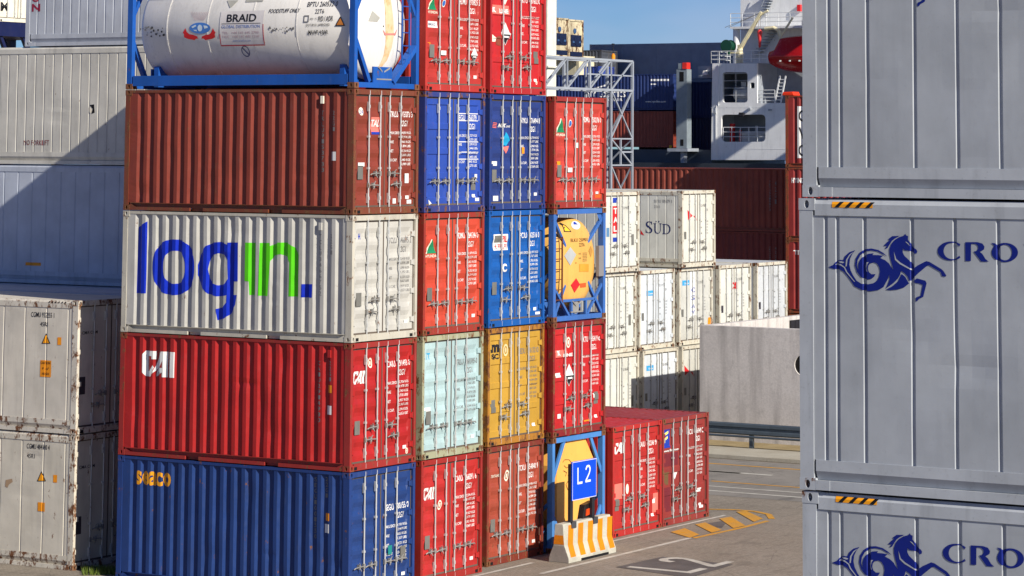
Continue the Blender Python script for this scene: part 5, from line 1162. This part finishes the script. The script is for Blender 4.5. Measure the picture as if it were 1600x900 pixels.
# ================================================================== LATTICE GANTRY
gt = empty('lattice_gantry', (46, 19.14, 0), 'grey steel lattice gantry with box beam and leg behind the stacks', 'gantry')
gs_ = paint('gantry_grey', (150, 156, 164), dirt=.15, rough=.5)
yg = 19.14
TR_ = at(988, 96, y=yg); xr = TR_.x
mb = MB(); ztop = TR_.z; zbot = at(988, 142, y=yg).z; xl = at(835, 90, y=yg).x-2; dpt = 1.1
for yy in (0, dpt):
    for z_ in (ztop, zbot): mb.bar((xl-46, yy, z_), (xr-46, yy, z_), .082)
for yy in (0,): mb.bar((xr-46-3.4, yy, (ztop+zbot)/2), (xr-46, yy, (ztop+zbot)/2), .05)
stn = [xr-46-k*1.62 for k in range(8)]
for i_, s in enumerate(stn):
    for yy in (0, dpt): mb.bar((s, yy, zbot), (s, yy, ztop), .09 if i_ % 2 == 0 else .05)
    mb.bar((s, 0, ztop), (s, dpt, ztop), .05); mb.bar((s, 0, zbot), (s, dpt, zbot), .05)
for i_, (a, b) in enumerate(zip(stn, stn[1:])):
    for yy in (0, dpt):
        if i_ % 2: mb.bar((a, yy, ztop), (b, yy, zbot), .05)
        else: mb.bar((a, yy, zbot), (b, yy, ztop), .05) if False else mb.bar((b, yy, zbot), (a, yy, ztop), .05)
build('beam', mb, gs_, gt)
mb = MB(); lw = 1.62; xa, xb = xr-46-lw, xr-46
for yy in (0, dpt):
    for xx in (xa, xb): mb.bar((xx, yy, 0), (xx, yy, zbot), .075)
lv = [zbot, at(988, 217, y=yg).z, at(988, 258, y=yg).z]; lv.append(lv[-1]-1.9); 
while lv[-1] > 1: lv.append(lv[-1]-1.9)
for i_, (a, b) in enumerate(zip(lv, lv[1:])):
    for yy in (0, dpt):
        mb.bar((xa, yy, b), (xb, yy, b), .05)
        if yy == 0 or i_ == 0: mb.bar((xa, yy, a), (xb, yy, b), .05)
        if i_ == 0 and yy == 0: mb.bar((xb, yy+.01, a), (xa, yy+.01, b), .05)
    mb.bar((xa, 0, b), (xa, dpt, b), .05); mb.bar((xb, 0, b), (xb, dpt, b), .05); mb.bar((xb, 0, a), (xb, dpt, b), .05)
    if i_ == 1: mb.bar((xa+lw*.45, 0, a), (xa+lw*.45, 0, b), .06); mb.bar((xa+lw*.45, 0, (a+b)/2), (xb, 0, (a+b)/2), .06)
build('leg', mb, gs_, gt)
lf = MB(); xl0 = xl+1.0-46; 
for xx in (xl0, xl0+1.2): lf.bar((xx, 0, 0), (xx, 0, zbot), .075); lf.bar((xx, dpt, 0), (xx, dpt, zbot), .075)
build('leg', lf, gs_, gt)
p = at(958, 93, y=yg+.3); wl_ = empty('warning_light', (p.x, yg+.3, ztop+.05), 'orange beacon with thin aerial on top of the lattice gantry', 'warning light')
build('beacon', MB().cyl((0, 0, 0), (0, 0, .17), .08, 12).cyl((0, 0, .17), (0, 0, .22), .05, 12), orange, wl_, smooth=True); build('aerial', MB().cyl((0, 0, .2), (0, 0, .6), .015, 6).box(-.08, .08, -.02, .02, .55, .6).box(-.05, .05, -.02, .02, .36, .40), dark, wl_)

# ================================================================== SHIP AND ITS CARGO
XSH = 133.0
def sp(u, v, dx=0): return at(u, v, x=XSH+dx)
gz = lambda v, dx=0: sp(1100, v, dx).z
ship = empty('cargo_ship', (XSH, 55, 0), 'white superstructure of a container ship with open deck windows and railings', 'ship')
shw = paint('ship_white', (228, 229, 228), rust=.03, dirt=.3, rough=.45, var=.04); shg = paint('ship_grey', (150, 156, 164), dirt=.2); navys = paint('ship_dark_blue', (24, 34, 62), dirt=.2)
def SL(p_): return (p_.x-XSH, p_.y-55, p_.z)
# front wall with rounded openings (normal -x)
def plate_x(x_, outer, holes, thick, name, mat):
    V, F = poly2d(outer, holes); mb = MB(); i0 = 0
    mb.v += [(x_, a, b) for a, b in V]; mb.f += [tuple(f) for f in F]
    for r in (outer, *holes):
        j = len(mb.v); n_ = len(r); mb.v += [(x_, a, b) for a, b in r]+[(x_+thick, a, b) for a, b in r]
        for k in range(n_): mb.f.append((j+k, j+(k+1) % n_, j+n_+(k+1) % n_, j+n_+k))
    return build(name, mb, mat, ship, fix=False)
def pp(u, v): p_ = sp(u, v); return (p_.y-55, p_.z)
def rrect(u0, v0, u1, v1, r=5):
    pts = []
    for cx_, cy_, a0 in ((u1-r, v0+r, -90), (u1-r, v1-r, 0), (u0+r, v1-r, 90), (u0+r, v0+r, 180)):
        for k in range(4): t = math.radians(a0+30*k); pts.append(pp(cx_+r*math.cos(t), cy_+r*math.sin(t)))
    return pts
outer = [pp(1113, 131), pp(1183, 131), pp(1183, 162), pp(1290, 162), pp(1290, 250), pp(1111, 250)]
outer = [pp(1113, 131), pp(1184, 131), pp(1184, 162), pp(1290, 163), pp(1290, 250), pp(1111, 250)]
outer = [pp(1113, 131), pp(1184, 131), pp(1184, 161), pp(1184, 161.2), pp(1290, 161.4), pp(1290, 250), pp(1111, 250)]
holes = [rrect(1128, 111+1, 1168, 161, 3)]
outer = [pp(1113, 99), pp(1183, 99), pp(1183, 161), pp(1300, 161), pp(1300, 250), pp(1111, 250)]
holes = [rrect(1129, 113, 1168, 161-.8, 4), rrect(1127, 179, 1196, 221.5, 6), rrect(1172.5, 129, 1179, 138, 1.5)]
plate_x(0, outer, holes, .18, 'deckhouse_wall', shw)
y_l, y_r = pp(1111, 250)[0], pp(1300, 250)[0]
z250, z161, z99 = gz(250), gz(161), gz(99)
zm = gz(165)
ymid = pp(1183, 161)[0]
mb = MB(); mb.box(.18, 9, y_l-.02, y_l-.2, z250, z99)              # left side wall
mb.box(.18, 9, y_r, y_l-.2, z250, z250+.15); mb.box(.18, 9, y_r, y_l-.2, zm-.06, zm+.08); mb.box(.18, 9, ymid, y_l-.2, z99-.12, z99-.01)
mb.box(3.2, 3.4, y_r, y_l-.2, z250+.15, zm-.06); mb.box(3.2, 3.4, y_r, y_l-.2, zm+.08, z99-.12)
mb.box(.18, 3.2, ymid, ymid+.2, zm+.08, z99-.12)
build('deck_structure', mb, shg, ship)
# hull and lower deck
build('hull', MB().box(-3, 20, -60, 60, -.2, z250-1.3).box(-3.0, -2.8, -60, 60, z250-1.3, z250-.2), paint('hull_dark', (44, 50, 58), dirt=.4), ship)
# upper house
zr1 = gz(45); yu = pp(1157, 45)[0]
mb = MB(); mb.box(5.5, 18, y_r-3, sp(1157, 45, 5.5).y-55, z99, gz(-190)); build('upper_house', mb, shg if False else shw, ship)
a = sp(1141, 44, 3.0).y-55; mb = MB(); mb.box(3.0, 5.5, y_r-3, a, gz(46, 3), gz(42.5, 3)); 
a2 = sp(1148, 70, 3.2).y-55; mb.cyl((3.5, a2, z99), (3.5, a2, gz(46, 3)), .26, 14); build('bridge_wing', mb, shw, ship)
rm = paint('railing_white', (214, 216, 216), dirt=.1)
def railing(p0, p1, h, n_, name='railing', rows=3, r=.028):
    p0, p1 = Vector(p0), Vector(p1); mb = MB()
    for k in range(n_+1): q_ = p0.lerp(p1, k/n_); mb.cyl(q_, q_+Vector((0, 0, h)), r, 5)
    for j in range(rows): z_ = h*(j+1)/rows; mb.cyl(p0+Vector((0, 0, z_)), p1+Vector((0, 0, z_)), r, 5)
    return build(name, mb, rm, ship)
railing((.05, y_l, z99), (.05, ymid-.8, z99), .85, 7); railing((.05, y_l, z99), (3, y_l, z99), .85, 3)
railing((3.05, a, gz(42.5, 3)), (3.05, y_r-2, gz(42.5, 3)), .95, 12); railing((.1, ymid, zm+.08), (.1, ymid-1.35, zm+.08), 1.0, 1, rows=4)
for (u0, v0, u1, v1) in ((1129, 198, 1196, 221),): 
    p0, p1 = pp(u0, v1), pp(u1, v1); railing((.1, p0[0], p0[1]), (.1, p1[0], p1[1]), 1.0, 5)
p0, p1 = pp(1130, 160), pp(1168, 160); railing((.1, p0[0], p0[1]), (.1, p1[0], p1[1]), 2.05, 2, rows=4, r=.015)
# machinery seen in the windows
mach = paint('machinery_white', (205, 205, 200), dirt=.4)
mb = MB(); c0 = pp(1150, 148); mb.cyl((1.4, c0[0]-.7, c0[1]+.1), (1.4, c0[0]+.7, c0[1]+.1), .5, 14).box(1.1, 1.9, c0[0]-.5, c0[0]+.5, zm+.08, c0[1]).cyl((1.2, c0[0]-.3, zm+.1), (1.2, c0[0]-.3, c0[1]+.5), .07, 6).cyl((1.2, c0[0]+.35, zm+.1), (1.2, c0[0]+.35, c0[1]+.4), .07, 6).box(1.3, 1.7, c0[0]-.15, c0[0]+.25, c0[1]+.5, c0[1]+.95)
build('winch', mb, mach, ship)
mb = MB(); c0 = pp(1172, 214); mb.cyl((1.2, c0[0]-1.0, c0[1]+.2), (1.2, c0[0]+1.2, c0[1]+.2), .22, 12).box(1.0, 1.7, c0[0]-1.1, c0[0]+1.3, z250+.15, c0[1]).cyl((1.0, c0[0], c0[1]), (1.0, c0[0], c0[1]+.8), .09, 6)
build('winch', mb, mach, ship)
c0 = pp(1134, 212); c1 = pp(1147, 212); build('red_locker', MB().box(.9, 1.2, c0[0]-.14, c0[0]+.14, z250+.15, gz(193)).box(.9, 1.1, c1[0]-.06, c1[0]+.06, z250+.15, gz(203)), redp, ship)
c0 = pp(1160, 178); build('floodlight', MB().box(-.25, .0, c0[0]-.18, c0[0]+.18, c0[1]-.18, c0[1]+.10), dark, ship, bevel=.03)
c0 = pp(1245, 20); mb = MB(); a_ = sp(1252, 10, 5.4); build('red_cabinet', MB().box(5.2, 5.49, a_.y-55, sp(1247, 10, 5.4).y-55, gz(21, 5.4), gz(11, 5.4)), redp, ship)
mb = MB()
for u_ in (1120, 1152, 1188, 1216): q0 = pp(u_, 172); mb.cyl((-.06, q0[0], gz(250)), (-.06, q0[0], zm), .022, 6) if u_ in (1120,) else None
for v_ in (168, 232): mb.box(-.012, 0, y_r, y_l, gz(v_)-.012, gz(v_)+.012)
mb.cyl((-.05, pp(1123, 100)[0], zm), (-.05, pp(1123, 100)[0], z99-.1), .03, 6)
build('weld_and_pipes', mb, shw, ship)
mb = MB()
for u_, v_ in ((1172, 170), (1118, 176), (1204, 172)): q0 = pp(u_, v_); mb.box(-.18, 0, q0[0]-.1, q0[0]+.1, q0[1]-.06, q0[1]+.08)
build('deck_lamps', mb, shg, ship)
# outside stair on the upper house
mb = MB(); s0 = sp(1193, 20, 5.3); s1 = sp(1208, -8, 5.3); z0_, z1_ = gz(24, 5.3), gz(-10, 5.3)
for k in range(9): y_ = s0.y-55+(s1.y-s0.y)*k/8; z_ = z0_+(z1_-z0_)*k/8; mb.box(4.9, 5.48, y_-.25, y_+.25, z_-.03, z_+.03)
for xx in (4.9,): mb.bar((xx, s0.y-55, z0_+.5), (xx, s1.y-55, z1_+.5), .05)
s0 = sp(1183, 84, 5.3); s1 = sp(1210, 48, 5.3); z0_, z1_ = gz(86, 5.3), gz(50, 5.3)
for k in range(9): y_ = s0.y-55+(s1.y-s0.y)*k/8; z_ = z0_+(z1_-z0_)*k/8; mb.box(4.9, 5.48, y_-.25, y_+.25, z_-.03, z_+.03)
build('stair', mb, shg, ship)
# stair ladder beneath lifeboat
mb = MB(); 
for du in (0, 9): a_ = pp(1205+du, 161); b_ = pp(1213+du, 118); mb.bar((.6, a_[0], a_[1]), (.6, b_[0], b_[1]), .09, .09)
for k in range(8): a_ = pp(1205+k, 161-k*5.3); b_ = pp(1214+k, 161-k*5.3); mb.bar((.6, a_[0], a_[1]), (.6, b_[0], b_[1]), .05)
build('boat_ladder', mb, shw, ship)
# deck crane
crn = empty('deck_crane', tuple(Vector((XSH+1.2, sp(1156, 98, 1.2).y, z99))), 'cream deck crane with slanting jib and red hook beside the lifeboat', 'crane')
cm = paint('crane_cream', (226, 216, 178), dirt=.3)
top = sp(1190, 19, 1.2); bot = Vector(crn.location); jl = Vector(top)-bot
build('pedestal', MB().cyl((0, 0, 0), (0, 0, .75), .28, 16).cyl((0, 0, .75), (0, 0, 1.05), .22, 16).box(-.3, .3, -.15, .75, .72, .82).box(-.15, .15, -.15, .12, 1.0, 1.35), cm, crn, smooth=False)
build('jib', MB().bar((-.12, 0, 1.0), tuple(jl+Vector((-.1, 0, 0))), .13, .16).bar((.12, 0, 1.0), tuple(jl+Vector((.1, 0, 0))), .13, .16).bar(tuple(jl+Vector((0, -.5, .1))), tuple(jl+Vector((0, .3, -.3))), .14), cm, crn)
hk = sp(1187, 52, 1.2)-bot; hk2 = sp(1187, 63, 1.2)-bot
build('cable', MB().cyl(tuple(Vector((0, hk.y-.06, jl.z-.2))), tuple(Vector((0, hk.y-.06, hk.z+.2))), .018, 5).cyl(tuple(Vector((0, hk.y+.1, jl.z-.3))), tuple(Vector((0, hk.y+.1, hk.z+.2))), .018, 5).bar((0, .9, 2.6), tuple(jl), .03).bar((0, 1.2, 2.6), tuple(jl), .03), steel_grey, crn)
build('hook_block', MB().lathe([(hk2.z-.55, .02), (hk2.z-.45, .09), (hk2.z-.1, .10), (hk.z-.15, .16), (hk.z+.12, .19), (hk.z+.25, .10), (hk.z+.26, .01)], (0, hk.y, 0), 'z', 12), paint('hook_red', (220, 60, 60)), crn, smooth=True)
# green cable drum
gd = sp(1138, 72, .8); g_ = tag(build('cable_reel', MB().cyl((-.3, 0, 0), (.3, 0, 0), .36, 20).cyl((-.36, 0, 0), (-.3, 0, 0), .45, 20).cyl((.3, 0, 0), (.36, 0, 0), .45, 20).box(-.1, .1, -.1, .1, -.62, -.3), paint('reel_green', (16, 66, 50))), 'dark green round reel beside the deck crane', 'reel'); g_.location = tuple(gd)
# davit lamp
pd = sp(1213, 50, 1.0); lmp = empty('lifeboat_davit', tuple(pd), 'cream curved davit head above the red lifeboat', 'davit')
build('davit_arm', MB().tube([(0, .9, .25), (0, .2, .3), (0, -.2, .1), (0, -.35, -.4), (0, -.2, -.9)], .13, 8).bar((0, -.3, -.4), (0, -1.3, 1.0), .12), cm, lmp)
# lifeboat (enclosed, red)
lb_ = empty('lifeboat', (XSH+1.3, sp(1250, 88, 1.3).y, gz(91, 1.3)), 'glossy dark red enclosed lifeboat hanging beside the white deckhouse', 'lifeboat')
rlb = paint('lifeboat_red', (176, 24, 24), rough=.18, dirt=.05, var=.05)
yN = sp(1205, 92, 1.3).y-lb_.location.y; hz_ = 1.0
mb = MB(); secs = []
LBL = 6.6
for k in range(15):
    t = k/14; yy = yN-LBL*t; wdt = 1.25*(math.sin(math.pi*min(1, max(0.02, t*.96+.04)))**.45); keel = -1.15*(math.sin(math.pi*(t*.94+.03))**.35); topc = .25+.55*(math.sin(math.pi*(t*.94+.03))**.5)+(.75 if .14 < t < .52 else 0)
    ringp = []
    for (a_, b_) in ((0, keel), (.55, keel*.85), (.92, keel*.35), (1.03, .0), (1.0, .12), (.9, topc*.55), (.55, topc*.93), (0, topc)):
        ringp.append((a_*wdt, b_))
    full = [(-a_, yy, b_) for a_, b_ in ringp]+[(a_, yy, b_) for a_, b_ in ringp[::-1][1:-1]]
    secs.append(full)
n_ = len(secs[0])
for s in secs: mb.v += s
for j in range(14):
    for k in range(n_): mb.f.append((j*n_+k, j*n_+(k+1) % n_, (j+1)*n_+(k+1) % n_, (j+1)*n_+k))
mb.f.append(tuple(range(n_))); mb.f.append(tuple(range(14*n_, 15*n_)))
build('boat_hull', mb, rlb, lb_, smooth=True)
mb = MB(); 
for k in range(1, 14): mb.bar((-1.25*(math.sin(math.pi*((k-1)/14*.96+.04))**.45)-.03, yN-LBL*(k-1)/14, .04), (-1.25*(math.sin(math.pi*(k/14*.96+.04))**.45)-.03, yN-LBL*k/14, .04), .08)
build('fender', mb, paint('fender_red', (190, 40, 40)), lb_)
cb = MB(); cbs = []
for t_, w_, h_ in ((.09, .2, .15), (.12, .55, .62), (.18, .72, .95), (.34, .75, 1.0), (.42, .6, .75), (.5, .3, .3)):
    cbs.append([(-.9*w_, yN-LBL*t_, .35), (-.8*w_, yN-LBL*t_, .35+h_*.8), (-.4*w_, yN-LBL*t_, .35+h_), (.4*w_, yN-LBL*t_, .35+h_), (.8*w_, yN-LBL*t_, .35+h_*.8), (.9*w_, yN-LBL*t_, .35)])
for s in cbs: cb.v += s
for j in range(5):
    for k in range(6): cb.f.append((j*6+k, j*6+(k+1) % 6, (j+1)*6+(k+1) % 6, (j+1)*6+k))
cb.f.append(tuple(range(6))); cb.f.append(tuple(range(30, 36)))
build('canopy', cb, rlb, lb_, smooth=True)
wb = MB()
for k in range(5): wb.box(-1.30, -1.24, yN-1.4-k*.75, yN-1.28-k*.75, -.35, -.25)
build('grab_line', wb, white_let, lb_)

# unseen added beams, high on the right, throw slanting shade on the deckhouse
sbeam = empty('shade_beams', (126, 40, 0), 'unseen yellow beams added to throw bands of shade on the white deckhouse', 'crane')
yh = sp(1113, 150).y; mb = MB()
for v0, v1 in ((116, 168), (228, 265), (324, 400)):
    za, zb_ = gz(v1)+.63*(yh-40), gz(v0)+.63*(yh-40); mb.box(-9, 6, 0, .5, za, zb_)
mb.box(-9.5, -8.5, -.6, .6, 0, gz(116)+.63*(yh-40)+1)
build('shade_bars', mb, paint('shade_beam_yellow', (210, 160, 40)), sbeam)
# cargo on deck: containers with long side towards us
G_S = 'containers on the ship deck'
def shipc(label, uR, v_top, col, L=L40, H=H20, dx=0, kind='dry', **k):
    p_ = sp(uR, v_top, dx); return container(label, XSH+dx, p_.y, p_.z-H, col, L=L, H=H, kind=kind, detail=0, group=G_S, **k)
zt0 = gz(113.5)
NY = shipc('dark blue ribbed container with white logistics lettering on the ship', 1052, 115.5, (32, 52, 108), rust=.05)
RB = shipc('rust brown ribbed container below the dark blue one on the ship', 1052, 173.8, (140, 56, 42), rust=.05)
D = NY['side']; D.decal('logo_lettering', T('LOGISTICS', D.box(936, 143, 977, 152), .03), white_let); D.decal('lettering', T('CARRIER', D.box(950, 153.5, 972, 158), .02), white_let); D.decal('lettering', join2d(T('NY', D.box(916, 143, 932, 151), .04), T('www.cyndex.com', D.box(1008, 157, 1040, 161), .02), rect(*D.box(1017, 123.5, 1045, 126.5)), rect(*D.box(1017, 130.5, 1025, 132.5))), white_let)
D.decal('logo', join2d(*[poly2d([D.px(918+k*3, 141-k*2), D.px(952+k*4, 130-k*1.5), D.px(962, 126), D.px(950+k*2, 134-k)]) for k in (0,)]), white_let)
b2 = shipc('blue container left of the gantry on the ship deck', 935, 103.5, (36, 62, 150), dx=5.0, rust=.04, L=L20)
shipc('dark red container behind the gantry on the ship deck', 912, 92, (110, 30, 34), dx=8, rust=.04, L=L20)
GY = [container('long grey container on the upper deck tier with sky above it', XSH+10, sp(1138, 66, 10).y-.1, sp(1138, 66, 10).z-HC, (142, 150, 162), kind='reefer', L=L40+1.6-1.6, H=HC, seams=3.0, rust=0, detail=0, group=G_S, dirt=.08)]
container('long grey container below the upper grey one on the ship', XSH+10, sp(1138, 66, 10).y-.1, sp(1138, 66, 10).z-HC-TIERH, (128, 138, 152), kind='reefer', L=L40, H=HC, seams=3.0, rust=0, detail=0, group=G_S, dirt=.08)
container('dark grey container end between the burned reefers and the long grey one', XSH+6.5, sp(940, 76, 6.5).y, sp(940, 78, 6.5).z-HC, (72, 76, 86), L=L40, H=HC, rust=0, detail=0, group=G_S)
container('dark blue container behind the red lashing frames on the ship', XSH+3, sp(1112, 130, 3).y, sp(1112, 128, 3).z-H20, (24, 40, 92), L=L20, rust=0, detail=0, group=G_S)
container('navy container in shade below the dark blue one with red lashing frames', XSH+3, sp(1112, 130, 3).y, sp(1112, 128, 3).z-H20-TIER, (26, 36, 74), L=L20, rust=0, detail=0, group=G_S)
container('navy container in shade lowest beside the deckhouse', XSH+3, sp(1112, 130, 3).y, sp(1112, 128, 3).z-H20-2*TIER, (26, 36, 74), L=L20, rust=0, detail=0, group=G_S)
# burned reefers: unit ends towards -y
def burned(label, uL, vT, uR):
    pL = at(uL, vT, y=sp(912, 32, 4).y); root = empty('burned_reefer', (pL.x, sp(912, 32, 4).y, pL.z-HC), label, 'refrigerated container', 'scorched reefers on the ship')
    wd = at(uR, vT, y=sp(912, 32, 4).y).x-pL.x; pm_ = paint('scorched_paint', (206, 192, 158), rust=.55, dirt=.75, var=.4, rustcol=(.015, .013, .012), scale=.22)
    build('body', MB().box(0, wd, .06, 6, 0, HC), pm_, root); build('frame', MB().box(0, .12, 0, .06, 0, HC).box(wd-.12, wd, 0, .06, 0, HC).box(.12, wd-.12, 0, .06, HC-.12, HC).box(.12, wd-.12, 0, .06, 0, .15), pm_, root)
    build('cooling_unit', MB().box(.35, wd-.35, -.02, .06, .9, 1.75).cyl((wd/2, -.06, 1.35), (wd/2, .0, 1.35), min(.36, wd*.2), 18).box(.25, wd-.25, -.03, .055, .15, .50), navys, root)
    build('fan_cover', MB().cyl((wd*.42, .0, 2.05), (wd*.42, .055, 2.05), .2, 14).box(.5, wd-.5, -.05, -.03, 1.15, 1.3), paint('unit_blue', (60, 90, 130)), root)
    return root
burned('scorched cream reefer end with blue cooling unit, left of the two against the sky', 865, 27, 889); burned('scorched grey reefer end with dark cooling unit, right of the two against the sky', 889, 30, 912)
p_ = sp(865, 90, 3.0)
shipc('cream reefer below the scorched pair on the ship', 905, 87, (224, 214, 180), dx=4.2, kind='reefer', L=L20, H=H20)
# white column left
wcx = at(856, 60, x=120); wcol = empty('white_column', (120, wcx.y, 0), 'tall cream white steel column right of the top red container', 'column')
wdt = at(849, 60, x=120).y-at(862, 60, x=120).y
build('column_shaft', MB().box(-.6, .6, -wdt/2, wdt/2, 0, at(856, -60, x=120).z), paint('column_cream', (228, 224, 206), dirt=.2), wcol, bevel=.03)
build('column_flange', MB().box(-.8, .8, -wdt/2-.2, wdt/2+.2, at(856, 106, x=120).z, at(856, 103, x=120).z), paint('column_cream', (228, 224, 206)), wcol)
# cell guide post with red cap
ps = sp(1067, 100, -1.0); pst = empty('lashing_post', (XSH-1.0, ps.y, 0), 'grey upright lashing post with red top between the containers and deckhouse', 'post')
hw = (sp(1056, 150, -1).y-sp(1073, 150, -1).y)/2
build('post_body', MB().box(-.2, .5, -hw, hw, gz(232, -1), gz(108, -1)), paint('post_grey', (128, 138, 144), dirt=.2), pst, bevel=.03)
build('post_foot', MB().box(-.5, 1.2, -hw-.2, hw+.55, gz(237, -1), gz(232, -1)).box(-.1, .4, -hw*.3, hw*.3, gz(258, -1), gz(237, -1)), shg, pst)
build('red_cap', MB().box(-.25, .3, -hw, -hw*.2, gz(107.5, -1), gz(97.5, -1)), paint('cap_red', (225, 50, 40)), pst); build('grey_cap', MB().box(-.22, .3, -hw*.2+.005, hw*.6, gz(107.5, -1), gz(98.5, -1)), MC['post_grey'], pst)
build('opening', MB().box(-.215, -.2, -hw*.4, hw*.35, gz(127, -1), gz(112, -1)).box(-.215, -.2, -hw*.35, hw*.2, gz(228, -1), gz(218, -1)), black, pst)
for k, (v0, v1) in enumerate(((115, 129), (165, 179), (218, 234))):
    a_ = sp(1073, v0, 0); b_ = sp(1080, v1, 0); build('red_bracket', MB().box(.4, .8, b_.y-pst.location.y, a_.y-pst.location.y, b_.z, a_.z), redp, pst)
pl = sp(1105, 105, 1.5); 
tag(build('deck_platform', MB().box(XSH+1.2, XSH+3.5, sp(1112, 105, 1.2).y, sp(1091, 105, 1.2).y, gz(122, 1.2), gz(103, 1.2)), shg), 'pale grey platform box with lamp beside the white deckhouse', 'platform')
pf = sp(1102, 114, .9); fl = tag(build('floodlight', MB().prism([(-.22, -.15), (.22, -.15), (.1, .18), (-.1, .18)], 'x', -.12, .12), white_let), 'small white floodlight under the pale grey platform', 'lamp'); fl.location = tuple(pf)
pf = sp(1048, 230, -.3); yl_ = tag(build('corner_lamp', MB().cyl((0, 0, -.12), (0, 0, .14), .1, 10), paint('lamp_yellow', (230, 180, 30))), 'small yellow lamp at the foot of the lashing post', 'lamp'); yl_.location = tuple(pf)
# grey deck block below the ship containers
pd0 = sp(1060, 232, 0); tag(build('hatch_coaming', MB().box(XSH+.2, XSH+12, sp(1112, 240, .2).y, 100, 2, gz(234)), paint('coaming_grey', (66, 74, 84), dirt=.2)), 'dark grey hatch coaming under the ship containers', 'ship deck')

# grass tuft at the foot of the left reefer
gm_ = paint('grass_green', (92, 108, 40)); mb = MB(); rr = random.Random(9)
for k in range(700):
    u_ = rr.uniform(128, 180); p_ = at(u_, rr.uniform(889, 899), z=0); h = rr.uniform(.04, .16); a_ = rr.uniform(0, 6.28); dx, dy = .012*math.cos(a_), .012*math.sin(a_)
    mb.v += [(p_.x-dx, p_.y-dy, 0), (p_.x+dx, p_.y+dy, 0), (p_.x+rr.uniform(-.04, .04), p_.y+rr.uniform(-.04, .04), h)]; n_ = len(mb.v); mb.f.append((n_-3, n_-2, n_-1))
tag(build('grass', mb, gm_, fix=False), 'small patch of green grass at the foot of the left reefers', 'grass', kind='stuff')
